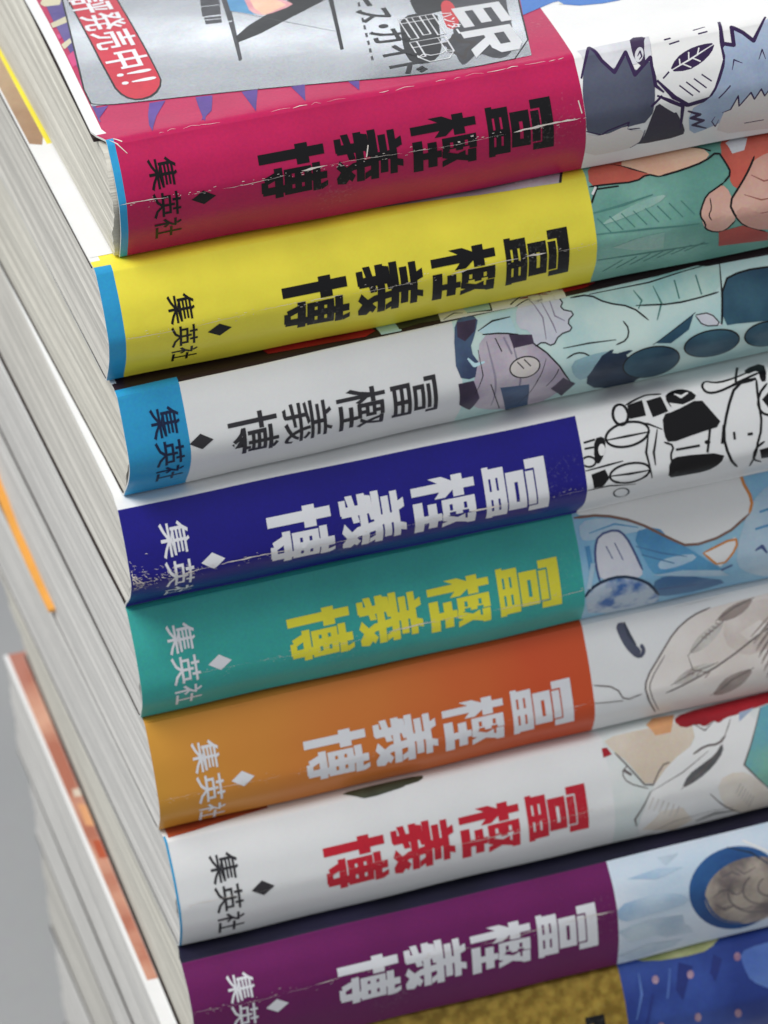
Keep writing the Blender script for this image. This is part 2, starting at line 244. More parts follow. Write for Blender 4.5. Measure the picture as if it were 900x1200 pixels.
GLYPHS = {
    '集': ('1086,706 1910,706 1910,548 1271,548 1558,388 1964,249 1897,172 1846,98 1426,267 1086,487 1086,66 904,66 904,480 565,256 152,82 99,157 30,235 436,381 726,548 92,548 92,706 904,706 904,840 1086,840 510,1228 964,1228 964,1328 510,1328 1146,1824 1192,1724 1790,1724 1790,1568 1140,1568 1140,1468 1708,1468 1708,1328 1140,1328 1140,1228 1714,1228 1714,1088 1140,1088 1140,982 1854,982 1854,830 510,830 510,766 328,766 328,1384 271,1328 169,1238 107,1300 36,1354 332,1647 522,1942 711,1905 646,1793 601,1724 999,1724 968,1792 910,1898 1076,1945 510,1568 510,1468 964,1468 964,1568 510,982 964,982 964,1088 510,1088',
         '59,28,60 52,54,53 52,55,54 58,28,59 58,29,28 52,56,55 57,29,58 52,57,56 52,29,57 52,30,29 52,31,30 51,61,52 61,31,52 51,62,61 64,31,61 63,32,64 32,31,64 63,33,32 51,63,62 51,33,63 51,47,33 47,34,33 47,35,34 51,48,47 46,27,47 27,35,47 50,48,51 46,24,27 26,35,27 25,36,26 36,35,26 25,37,36 50,49,48 46,68,24 68,25,24 68,37,25 68,38,37 68,39,38 46,65,68 67,39,68 66,40,67 40,39,67 66,41,40 46,44,65 44,66,65 44,41,66 44,42,41 44,22,42 22,23,42 23,43,42 44,21,22 0,43,23 46,45,44 21,43,44 21,0,43 19,21,20 19,0,21 19,1,0 19,2,1 18,2,19 17,12,18 12,3,18 3,2,18 12,9,3 9,4,3 12,10,9 8,4,9 17,13,12 11,10,12 8,5,4 16,13,17 7,6,8 6,5,8 16,15,13 15,14,13'),
    '英': ('1086,1280 1708,1280 1708,812 1906,812 1906,638 1178,638 1456,374 1966,220 1898,138 1849,57 1327,242 1010,578 759,293 162,56 115,129 49,209 617,417 825,638 98,638 98,812 304,812 304,1280 898,1280 898,1510 1086,1510 896,870 898,942 898,1116 480,1116 480,812 890,812 1086,1116 1086,940 1084,867 1079,812 1526,812 1526,1116 1446,1752 1872,1752 1872,1584 1446,1584 1446,1374 1264,1374 1264,1584 726,1584 726,1374 546,1374 546,1584 122,1584 122,1752 546,1752 546,1936 726,1936 726,1752 1264,1752 1264,1936 1446,1936',
         '50,52,51 50,53,52 54,56,55 54,37,56 48,50,49 48,53,50 48,54,53 48,37,54 48,38,37 48,39,38 47,39,48 46,44,47 44,39,47 46,45,44 43,39,44 42,40,43 40,39,43 42,41,40 22,24,23 22,0,24 20,28,21 28,22,21 28,0,22 28,1,0 28,27,1 27,31,1 31,36,1 36,2,1 20,29,28 26,31,27 26,32,31 35,2,36 25,32,26 25,33,32 30,33,25 30,34,33 18,20,19 18,29,20 18,30,29 18,34,30 18,35,34 18,2,35 18,3,2 18,4,3 17,4,18 16,11,17 11,5,17 5,4,17 11,6,5 16,12,11 10,6,11 15,12,16 10,7,6 15,14,12 14,13,12 9,8,10 8,7,10'),
    '社': ('557,1800 650,1659 501,1566 413,1711 294,1861 436,1943 745,1599 844,1529 727,1295 593,1098 735,958 871,821 756,670 651,801 562,903 562,66 384,66 384,866 271,762 112,644 76,742 34,820 367,1094 605,1422 90,1422 90,1592 714,1592 1466,1308 1892,1308 1892,1132 1466,1132 1466,322 1936,322 1936,142 750,142 750,322 1282,322 1282,1132 844,1132 844,1308 1282,1308 1282,1942 1466,1942',
         '4,0,5 40,42,41 40,27,42 3,0,4 3,1,0 2,1,3 26,7,6 24,26,25 24,7,26 24,23,7 23,8,7 22,8,23 38,40,39 38,27,40 38,28,27 38,29,28 22,9,8 37,29,38 36,30,37 30,29,37 36,31,30 22,10,9 21,10,22 21,14,10 14,11,10 21,17,14 17,15,14 13,11,14 21,18,17 16,15,17 13,12,11 20,18,21 20,19,18 34,36,35 34,31,36 34,32,31 34,33,32'),
    '冨': ('448,276 908,276 908,410 448,410 1566,276 1566,410 1090,410 1090,276 448,678 448,552 908,552 908,678 1566,678 1090,678 1090,552 1566,552 1754,66 1566,66 1566,128 448,128 448,62 266,62 266,828 1754,828 1554,1450 460,1450 460,1598 1554,1598 1844,1384 1660,1384 1660,1688 344,1688 344,1382 166,1382 166,1848 1844,1848 1390,1064 1390,1220 616,1220 616,1064 1576,920 436,920 436,1366 1576,1366',
         '33,31,34 31,35,34 31,30,35 30,28,35 33,32,31 29,28,30 25,27,26 25,24,27 41,38,42 38,43,42 38,37,43 37,40,43 41,39,38 36,40,37 41,36,39 41,40,36 21,8,22 8,23,22 8,11,23 11,12,23 12,16,23 21,9,8 10,13,11 13,12,11 10,14,13 15,16,12 21,3,9 3,10,9 3,14,10 3,15,14 3,2,15 2,5,15 5,16,15 21,0,3 1,6,2 6,5,2 1,7,6 4,16,5 21,19,0 19,1,0 19,7,1 19,4,7 19,18,4 18,16,4 21,20,19 17,16,18'),
    '樫': ('838,1704 838,1548 968,1548 968,1704 1122,1704 1122,1548 1280,1548 1280,1142 1122,1142 1122,986 1300,986 1300,832 672,832 672,1860 1282,1860 1282,1704 838,986 968,986 968,1142 838,1142 1120,1282 1120,1408 838,1408 838,1282 1550,1490 1615,1346 1669,1484 1713,1664 1495,1664 1801,1828 1897,1805 1821,1446 1711,1177 1814,1050 1955,935 1890,871 1837,795 1707,913 1618,1027 1522,911 1381,795 1338,867 1284,930 1424,1043 1527,1177 1425,1409 1349,1664 1296,1664 1296,1824 1775,1824 1342,662 1790,662 1790,498 1342,498 1342,276 1910,276 1910,114 616,114 616,276 1164,276 1164,498 734,498 734,662 1164,662 1164,828 1342,828 482,1552 662,1552 662,1376 482,1376 482,1267 588,1098 689,930 591,779 522,930 482,1009 482,64 322,64 322,954 262,755 133,466 87,580 46,657 195,994 297,1376 80,1376 80,1552 322,1552 322,1938 482,1938',
         '87,89,88 87,66,89 12,72,13 72,0,13 0,14,13 0,15,14 49,30,29 47,49,48 47,30,49 47,46,30 46,28,30 28,27,30 27,31,30 72,1,0 3,15,0 2,4,3 4,15,3 2,5,4 45,28,46 45,24,28 26,31,27 85,87,86 85,66,87 85,67,66 85,68,67 72,22,1 22,2,1 22,5,2 22,6,5 22,21,6 21,7,6 45,25,24 25,31,26 25,32,31 44,25,45 72,23,22 20,7,21 84,68,85 83,69,84 69,68,84 83,70,69 44,32,25 72,19,23 19,20,23 19,7,20 83,71,70 44,33,32 43,33,44 72,16,19 18,7,19 17,8,18 8,7,18 17,9,8 83,75,71 75,72,71 43,38,33 38,34,33 42,38,43 42,39,38 37,34,38 83,78,75 78,76,75 74,72,75 82,78,83 72,17,16 72,9,17 72,10,9 72,42,10 42,11,10 82,79,78 77,76,78 37,35,34 72,11,42 11,41,42 73,72,74 12,11,72 36,35,37 63,65,64 63,50,65 82,81,79 81,80,79 61,63,62 61,50,63 61,51,50 61,52,51 60,52,61 59,53,60 53,52,60 59,54,53 57,59,58 57,54,59 57,55,54 57,56,55'),
    '博': ('1095,431 1224,285 1085,179 964,324 802,471 933,569 1196,1562 654,1562 654,1720 1196,1720 1196,1940 1370,1940 1370,1720 1631,1720 1577,1753 1438,1824 1531,1936 1698,1858 1845,1767 1807,1720 1934,1720 1934,1562 1370,1562 1370,1486 1832,1486 1832,770 1660,770 1660,906 1370,906 1370,778 1196,778 1196,906 932,906 932,770 764,770 764,1486 1196,1486 932,1042 1196,1042 1196,1122 932,1122 1660,1042 1660,1122 1370,1122 1370,1042 932,1342 932,1260 1196,1260 1196,1342 1660,1342 1370,1342 1370,1260 1660,1260 1638,706 1946,706 1946,542 1638,542 1638,234 1621,138 1553,85 1434,67 1244,64 1223,140 1187,226 1355,225 1438,226 1455,230 1458,241 1458,542 598,542 598,706 1458,706 1458,862 1638,862 492,1410 726,1410 726,1234 492,1234 492,64 308,64 308,1234 62,1234 62,1410 308,1410 308,1938 492,1938',
         '9,11,10 9,12,11 83,85,84 83,74,85 15,17,16 15,18,17 14,18,15 14,19,18 13,19,14 7,9,8 7,12,9 7,13,12 7,19,13 7,20,19 7,21,20 6,21,7 36,22,6 22,21,6 36,23,22 34,45,35 45,36,35 45,23,36 45,24,23 45,48,24 48,49,24 49,25,24 81,83,82 81,74,83 81,75,74 81,76,75 34,46,45 47,50,48 50,49,48 47,51,50 52,25,49 34,40,46 40,47,46 40,51,47 40,52,51 40,39,52 39,42,52 42,25,52 80,76,81 79,77,80 77,76,80 79,78,77 34,37,40 38,43,39 43,42,39 38,44,43 41,25,42 34,32,37 32,38,37 32,44,38 32,41,44 32,31,41 31,27,41 27,25,41 34,33,32 30,28,31 28,27,31 30,29,28 26,25,27 71,73,72 71,53,73 69,71,70 69,53,71 69,54,53 69,5,54 5,55,54 69,4,5 0,68,5 68,55,5 4,68,69 4,0,68 0,67,68 3,0,4 3,1,0 2,1,3 62,64,63'),
    '義': ('718,1820 781,1711 793,1716 1233,1716 1294,1821 1349,1931 1522,1888 1457,1789 1404,1716 1812,1716 1812,1584 1080,1584 1080,1472 1704,1472 1704,1348 1080,1348 1080,1232 1898,1232 1898,1100 104,1100 104,1232 914,1232 914,1348 298,1348 298,1472 914,1472 914,1584 192,1584 192,1716 599,1716 554,1790 490,1875 632,1927 1639,1002 1791,903 1697,794 1550,895 1364,986 1457,1085 1623,459 1482,350 1597,257 1725,225 1779,264 1803,420 1866,379 1931,354 1866,131 1720,74 1516,126 1345,267 1129,163 893,79 856,142 808,209 1050,285 1264,379 1198,509 1144,658 686,658 686,536 1046,564 1044,445 686,411 686,229 669,139 604,94 486,77 294,74 273,137 240,206 403,202 495,204 521,210 528,233 528,397 111,360 93,494 528,524 528,658 104,658 104,788 528,788 528,913 349,898 166,886 149,940 125,997 558,1034 916,1094 1018,990 855,957 686,931 686,788 1111,788 1088,924 1073,1082 1232,1082 1245,925 1271,788 1902,788 1902,658 1307,658 1349,553 1398,459 1511,544 1608,647 1751,597',
         '88,90,89 37,33,38 95,97,96 95,98,97 87,90,88 37,34,33 86,90,87 86,91,90 36,34,37 86,92,91 85,92,86 85,83,92 83,93,92 95,99,98 94,99,95 85,84,83 82,93,83 36,35,34 80,82,81 80,93,82 80,94,93 80,99,94 80,100,99 80,101,100 79,101,80 78,59,79 59,101,79 78,60,59 58,101,59 57,102,58 102,101,58 57,103,102 105,107,106 105,39,107 60,62,61 57,104,103 104,39,105 78,62,60 77,62,78 56,104,57 76,62,77 104,40,39 56,40,104 76,75,62 75,63,62 43,45,44 75,64,63 74,64,75 43,46,45 55,40,56 43,47,46 55,41,40 54,50,55 50,41,55 54,51,50 49,41,50 42,47,43 49,42,41 73,64,74 73,65,64 49,47,42 72,65,73 53,51,54 69,71,70 71,65,72 69,65,71 53,52,51 69,66,65 68,66,69 49,48,47 68,67,66 4,6,5 31,0,32 4,7,6 30,0,31 3,7,4 30,1,0 29,1,30 3,8,7 27,29,28 27,1,29 1,3,2 1,8,3 1,9,8 1,10,9 27,10,1 26,10,27 25,11,26 11,10,26 25,12,11 23,25,24 23,12,25 23,13,12 23,14,13 22,14,23 21,15,22 15,14,22 21,16,15 19,21,20 19,16,21 19,17,16 19,18,17'),
    '評': ('766,174 324,174 324,78 146,78 146,814 766,814 586,356 586,632 324,632 324,356 1796,1262 1708,998 1537,1047 1619,1319 1683,1606 1883,1558 1161,1306 1204,1041 1019,995 979,1263 904,1546 1079,1592 848,1428 66,1428 66,1608 848,1608 520,1810 597,1660 434,1560 359,1718 268,1879 421,1965 1278,1640 866,1640 866,1836 1914,1836 1914,1640 1482,1640 1482,972 1956,972 1956,774 1482,774 1482,54 1278,54 1278,774 790,774 790,972 1278,972 766,1168 146,1168 146,1344 766,1344 768,906 146,906 146,1080 768,1080',
         '30,26,31 29,26,30 33,35,34 33,36,35 29,27,26 28,27,29 32,36,33 47,37,32 37,36,32 47,38,37 23,25,24 23,22,25 13,15,14 20,16,21 13,10,15 19,16,20 12,10,13 19,17,16 18,17,19 12,11,10 45,47,46 45,38,47 45,39,38 45,40,39 44,40,45 43,41,44 41,40,44 43,42,41 49,51,50 49,48,51 53,55,54 53,52,55 3,8,4 8,5,4 8,7,5 7,0,5 3,9,8 6,0,7 3,6,9 3,1,6 1,0,6 3,2,1'),
    '発': ('1745,1431 1612,1329 1760,1219 1990,1104 1908,1018 1846,932 1675,1023 1580,1090 1580,1038 1346,1038 1346,796 1824,796 1824,600 1346,600 1346,309 1356,269 1401,260 1510,260 1619,260 1663,293 1686,529 1786,474 1878,443 1817,143 1646,66 1509,66 1374,66 1184,115 1136,304 1136,600 820,600 684,300 246,32 189,114 113,195 496,409 601,600 172,600 172,796 636,796 636,800 636,1038 424,1038 424,1092 317,1021 141,930 86,1008 13,1088 253,1213 424,1344 335,1426 180,1552 319,1668 465,1557 558,1476 643,1581 700,1674 222,1674 222,1862 819,1862 853,1869 989,1805 799,1454 598,1238 1413,1238 1193,1495 988,1891 1174,1948 1240,1797 1291,1704 1398,1801 1529,1935 1691,1821 1519,1663 1389,1560 1434,1503 1484,1449 1616,1561 1765,1706 1925,1592 786,798 786,1094 1192,1094 1192,740 786,740',
         '66,68,67 70,72,71 65,68,66 59,61,60 57,59,58 57,61,59 70,73,72 57,56,61 56,62,61 69,73,70 65,69,68 77,79,78 65,73,69 55,62,56 51,53,52 65,74,73 77,0,79 54,62,55 76,0,77 65,75,74 51,54,53 50,54,51 65,76,75 64,76,65 50,62,54 50,63,62 64,0,76 64,1,0 49,63,50 48,63,49 64,2,1 48,64,63 48,2,64 48,3,2 47,43,48 43,3,48 43,81,3 81,82,3 82,7,3 7,4,3 43,41,81 41,80,81 83,9,82 9,7,82 47,44,43 42,41,43 9,8,7 6,4,7 46,44,47 40,80,41 83,10,9 5,4,6 46,45,44 39,80,40 39,84,80 37,39,38 37,84,39 83,11,10 83,12,11 37,83,84 37,12,83 36,12,37 35,30,36 30,12,36 35,31,30 29,12,30 28,13,29 13,12,29 28,14,13 19,21,20 19,22,21 19,23,22 34,31,35 28,15,14 27,15,28 34,33,31 33,32,31 18,23,19 27,16,15 27,17,16 27,18,17 27,23,18 27,24,23 26,24,27 25,24,26'),
    '売': ('1100,1750 1902,1750 1902,1556 1100,1556 1100,1410 1722,1410 1722,1220 288,1220 288,1410 888,1410 888,1556 102,1556 102,1750 888,1750 888,1948 1100,1948 1848,676 1642,676 1642,922 354,922 354,676 154,676 154,1116 1848,1116 1328,324 1338,291 1396,282 1523,282 1652,282 1704,316 1728,561 1829,506 1922,475 1858,165 1680,90 1525,90 1377,90 1175,135 1122,314 1122,878 1328,878 690,337 161,40 112,130 45,215 511,454 635,878 849,878',
         '21,19,22 19,23,22 19,18,23 18,16,23 21,20,19 17,16,18 45,47,46 45,41,47 38,40,39 38,24,40 29,31,30 29,32,31 29,33,32 44,41,45 44,43,41 43,42,41 38,25,24 28,33,29 37,25,38 37,26,25 37,27,26 37,28,27 37,33,28 37,34,33 36,34,37 35,34,36 13,15,14 13,0,15 11,13,12 11,0,13 11,1,0 11,2,1 10,2,11 9,3,10 3,2,10 9,4,3 7,9,8 7,4,9 7,5,4 7,6,5'),
    '中': ('1102,1590 1832,1590 1832,594 1622,594 1622,708 1102,708 1102,54 888,54 888,708 370,708 370,584 164,584 164,1590 888,1590 888,1948 1102,1948 888,1388 370,1388 370,912 888,912 1102,1388 1102,912 1622,912 1622,1388',
         '13,15,14 13,0,15 11,17,12 17,13,12 17,0,13 17,1,0 17,16,1 16,20,1 20,23,1 23,2,1 11,18,17 19,20,16 19,21,20 22,2,23 11,9,18 9,19,18 9,21,19 9,22,21 9,8,22 8,5,22 5,4,22 4,2,22 11,10,9 7,5,8 7,6,5 3,2,4'),
    '!': ('378,236 272,192 166,236 122,342 166,448 272,492 378,448 422,342 381,1562 410,1327 407,1205 398,1109 348,763 326,658 270,603 214,658 192,763 142,1109 133,1205 130,1327 159,1562 270,1659',
         '20,8,21 19,8,20 19,9,8 18,9,19 18,10,9 17,10,18 17,11,10 16,11,17 16,12,11 15,12,16 15,13,12 14,13,15 4,6,5 3,6,4 3,7,6 2,7,3 2,0,7 1,0,2'),
    'ー': ('1030,1136 1577,1136 1705,1139 1834,1149 1834,867 1704,876 1579,880 1031,880 482,880 327,877 164,868 164,1148 325,1139 482,1136',
         '2,4,3 10,12,11 10,13,12 1,4,2 10,0,13 10,1,0 10,9,1 9,8,1 8,7,1 7,6,1 6,5,1 5,4,1'),
    'ス': ('1445,1180 1266,910 1565,625 1855,302 1653,129 1380,454 1107,725 773,420 321,145 136,339 632,621 994,951 1188,1218 1293,1440 965,1440 577,1440 459,1436 334,1427 334,1696 465,1684 577,1680 964,1680 1347,1680 1431,1684 1508,1699 1653,1588 1610,1519 1586,1472',
         '23,25,24 17,19,18 17,20,19 22,25,23 17,21,20 17,22,21 17,25,22 17,26,25 17,16,26 16,15,26 15,27,26 15,14,27 14,13,27 13,0,27 12,0,13 11,0,12 11,1,0 10,1,11 10,6,1 6,2,1 10,7,6 5,2,6 5,3,2 9,7,10 4,3,5 9,8,7'),
    '・': ('1181,819 1000,745 819,819 745,1000 819,1181 1000,1255 1181,1181 1255,1000',
         '4,6,5 3,6,4 3,7,6 2,7,3 2,0,7 1,0,2'),
    'ガ': ('1544,1434 1452,1605 1341,1780 1521,1858 1625,1695 1726,1515 1769,1516 1673,1689 1560,1860 1741,1938 1849,1773 1948,1598 1670,790 1575,294 1479,182 1328,150 1162,154 966,166 936,415 1143,394 1277,388 1331,399 1359,430 1436,824 1456,1232 968,1232 765,567 327,110 109,286 259,380 355,458 600,782 727,1232 444,1232 327,1231 174,1221 174,1475 328,1465 442,1462 756,1462 760,1522 762,1624 758,1704 743,1830 1020,1830 1008,1708 1004,1626 1000,1521 996,1462 1429,1462 1498,1465 1565,1473 1714,1399 1703,1320 1700,1276',
         '8,10,9 7,10,8 2,4,3 42,44,43 42,45,44 1,4,2 7,11,10 42,46,45 41,46,42 1,5,4 6,11,7 41,47,46 40,47,41 0,51,1 51,5,1 39,47,40 39,48,47 51,0,5 35,37,36 50,52,51 35,38,37 49,52,50 35,39,38 35,48,39 35,49,48 35,52,49 35,53,52 35,34,53 34,54,53 34,33,54 33,32,54 32,25,54 25,24,54 24,12,54 31,25,32 31,26,25 23,12,24 22,12,23 22,13,12 30,26,31 30,27,26 29,27,30 21,13,22 17,19,18 20,13,21 17,20,19 17,13,20 28,27,29 17,14,13 17,15,14 16,15,17'),
    'イ': ('1319,1588 1591,1862 1785,1682 1501,1420 1226,1216 1226,392 1229,274 1242,138 958,138 970,273 974,393 974,1068 674,919 233,756 115,985 640,1169 1025,1370',
         '0,2,1 0,3,2 16,3,0 16,4,3 15,4,16 15,11,4 11,5,4 14,11,15 14,12,11 10,5,11 13,12,14 9,5,10 9,6,5 9,7,6 8,7,9'),
    'ド': ('1362,1274 1262,1463 1143,1647 1327,1731 1439,1557 1550,1360 1614,1375 1508,1564 1384,1744 1568,1831 1683,1662 1798,1467 567,1653 549,1802 836,1802 822,1655 818,1553 818,1255 1239,1109 1684,919 1583,674 1157,870 818,991 818,391 822,274 833,114 555,114 567,270 570,390 570,951 570,1553',
         '8,10,9 12,14,13 12,15,14 7,10,8 2,4,3 7,11,10 12,16,15 30,16,12 1,4,2 6,11,7 1,5,4 29,16,30 29,17,16 0,5,1 29,18,17 29,22,18 22,19,18 29,23,22 21,19,22 28,23,29 21,20,19 28,24,23 27,24,28 27,25,24 26,25,27'),
    'ハ': ('1337,1687 1495,1363 1645,1019 1776,669 1899,294 1643,211 1531,591 1407,935 1265,1271 1098,1607 884,1611 852,1496 835,1425 766,1141 653,793 518,506 336,208 91,312 291,622 421,889 541,1247 625,1663',
         '20,10,21 20,11,10 20,12,11 20,13,12 19,13,20 19,14,13 18,14,19 18,15,14 17,15,18 17,16,15 9,1,0 8,1,9 8,2,1 7,2,8 7,3,2 6,3,7 6,4,3 5,4,6'),
    'ン': ('839,1111 581,1346 281,1579 449,1760 745,1537 1022,1294 1458,1033 1753,1470 1893,1221 1602,818 1196,479 846,296 371,155 218,391 728,525 1060,692',
         '2,4,3 1,4,2 1,5,4 6,8,7 0,5,1 6,9,8 15,9,6 15,10,9 14,10,15 13,10,14 13,11,10 12,11,13'),
    'タ': ('1010,1622 1481,1622 1549,1626 1620,1645 1798,1537 1756,1453 1735,1399 1615,1093 1439,802 1532,732 1671,622 1500,422 1370,534 1279,608 980,346 510,104 299,286 797,517 1080,755 906,878 659,1039 824,1207 1060,1063 1239,943 1386,1184 1466,1400 867,1400 648,1137 319,859 121,1012 569,1401 791,1730 824,1798 865,1918 1132,1833 1056,1706 1017,1634',
         '32,34,33 32,35,34 31,35,32 30,35,31 30,36,35 2,4,3 30,0,36 1,4,2 30,1,0 30,4,1 30,5,4 30,25,5 25,6,5 29,26,30 26,25,30 29,27,26 24,6,25 24,7,6 20,22,21 23,7,24 29,28,27 23,8,7 20,23,22 19,23,20 19,8,23 18,8,19 18,9,8 17,9,18 17,13,9 13,10,9 13,12,10 12,11,10 17,14,13 16,14,17 16,15,14'),
}

# ------------------------------------------------------------------ mesh helpers
def link(name, me, parent=None):
    o = bpy.data.objects.new(name, me); COL.objects.link(o)
    if parent is not None: o.parent = parent
    return o
def finish(bm, name, mats, parent, smooth=True):
    me = bpy.data.meshes.new(name); bm.to_mesh(me); bm.free()
    for m in mats: me.materials.append(MATS[m])
    if smooth:
        for p in me.polygons: p.use_smooth = True
        me.set_sharp_from_angle(angle=R(24))
    return link(name, me, parent)
def tag(o, label=None, cat=None, group=None, kind=None):
    for k, v in (('label', label), ('category', cat), ('group', group), ('kind', kind)):
        if v: o[k] = v
    return o

def ccw(p):
    a = sum(p[k][0]*p[(k+1) % len(p)][1]-p[(k+1) % len(p)][0]*p[k][1] for k in range(len(p)))
    return list(p) if a > 0 else list(p)[::-1]
def stroke(pts, w, rnd=None):
    """an inked line as quads and round joints"""
    out = []
    n = len(pts)
    for k in range(n-1):
        (a, b), (c, d) = pts[k], pts[k+1]; L = math.hypot(c-a, d-b)
        if L < 1e-6: continue
        nx, ny = -(d-b)/L*w/2, (c-a)/L*w/2
        k0 = .45 if k == 0 and n > 2 else 1.; k1 = .45 if k == n-2 and n > 2 else 1.
        out.append([(a+nx*k0, b+ny*k0), (a-nx*k0, b-ny*k0), (c-nx*k1, d-ny*k1), (c+nx*k1, d+ny*k1)])
    for k in range(1, n-1):
        a, b = pts[k]; out.append([(a+w/2*math.cos(t*math.pi/3), b+w/2*math.sin(t*math.pi/3)) for t in range(6)])
    return out
def chaikin(p, closed, it=2):
    for _ in range(it):
        q = []
        m = len(p) if closed else len(p)-1
        for k in range(m):
            a, b = p[k], p[(k+1) % len(p)]
            q += [(a[0]*.75+b[0]*.25, a[1]*.75+b[1]*.25), (a[0]*.25+b[0]*.75, a[1]*.25+b[1]*.75)]
        if not closed: q = [p[0]]+q+[p[-1]]
        p = q
    return p

def print_on(i, name, layers, parent, lift, clip=None):
    """layers: (material or None for a hole, polygon in (u, s) mm), later ones over earlier; ONE flat sheet without overlaps that follows the jacket of book i"""
    V, Fc, M = [], [], []
    for m, p in layers:
        p = ccw([(round(a, 4), round(b, 4)) for a, b in p])
        q = [p[0]]
        for z in p[1:]:
            if math.dist(z, q[-1]) > .004: q.append(z)
        if len(q) > 2 and math.dist(q[0], q[-1]) <= .004: q.pop()
        if len(q) < 3: continue
        Fc.append(list(range(len(V), len(V)+len(q)))); V += [Vector(z) for z in q]; M.append(m)
    E = [(f[k], f[(k+1) % len(f)]) for f in Fc for k in range(len(f))]
    vo, eo, fo, ov, oe, of = delaunay_2d_cdt(V, E, [], 0, 1e-4)
    boxes = []
    for f in Fc:
        xs = [V[k][0] for k in f]; ys = [V[k][1] for k in f]; boxes.append((min(xs), max(xs), min(ys), max(ys)))
    def inside(f, x, y):
        r = False
        for k in range(len(f)):
            a, c = V[f[k-1]], V[f[k]]
            if (a[1] > y) != (c[1] > y) and x < (c[0]-a[0])*(y-a[1])/(c[1]-a[1])+a[0]: r = not r
        return r
    mats = []
    bm = bmesh.new(); vs = [bm.verts.new((v[0], v[1], 0)) for v in vo]
    for f in fo:
        x = sum(vo[k][0] for k in f)/len(f); y = sum(vo[k][1] for k in f)/len(f)
        m = None
        for n in range(len(Fc)-1, -1, -1):
            B_ = boxes[n]
            if B_[0] <= x <= B_[1] and B_[2] <= y <= B_[3] and inside(Fc[n], x, y): m = M[n]; break
        if m is None: continue
        if m not in mats: mats.append(m)
        try: fc = bm.faces.new([vs[k] for k in f])
        except ValueError: continue
        fc.material_index = mats.index(m)
    return bend(i, bm, name, mats, parent, lift, clip)
def bend(i, bm, name, mats, parent, lift, clip=None):
    P = PROF[i]
    cuts = [t for t in P.S]
    lo = min(v.co.y for v in bm.verts); hi = max(v.co.y for v in bm.verts)
    for t in cuts:
        if lo < t < hi:
            g = bm.verts[:]+bm.edges[:]+bm.faces[:]
            bmesh.ops.bisect_plane(bm, geom=g, dist=1e-5, plane_co=(0, t, 0), plane_no=(0, 1, 0))
    us = [v.co.x for v in bm.verts]; t = math.ceil(min(us)/1.5)*1.5
    if hi > -3:
        while t < max(us):
            g = bm.verts[:]+bm.edges[:]+bm.faces[:]
            bmesh.ops.bisect_plane(bm, geom=g, dist=1e-5, plane_co=(t, 0, 0), plane_no=(1, 0, 0)); t += 1.5
    t = -4.
    while i == 0 and t > lo:
        g = bm.verts[:]+bm.edges[:]+bm.faces[:]
        bmesh.ops.bisect_plane(bm, geom=g, dist=1e-5, plane_co=(0, t, 0), plane_no=(0, 1, 0)); t -= 3.
    if clip:
        for co, no in (((clip[0], 0, 0), (-1, 0, 0)), ((clip[1], 0, 0), (1, 0, 0)), ((0, clip[2], 0), (0, -1, 0)), ((0, clip[3], 0), (0, 1, 0))):
            g = bm.verts[:]+bm.edges[:]+bm.faces[:]
            bmesh.ops.bisect_plane(bm, geom=g, dist=1e-5, plane_co=co, plane_no=no, clear_outer=True)
    bmesh.ops.delete(bm, geom=[v for v in bm.verts if not v.link_faces], context='VERTS')
    for f in bm.faces:
        if f.normal.z > 0: f.normal_flip()          # u x s points into the book, so flip outward
    for v in bm.verts:
        v.co = Vector(on_jacket(i, v.co.x, v.co.y, lift))*MM
    return finish(bm, name, mats, parent)

def rect(x0, y0, x1, y1): return [(x0, y0), (x1, y0), (x1, y1), (x0, y1)]
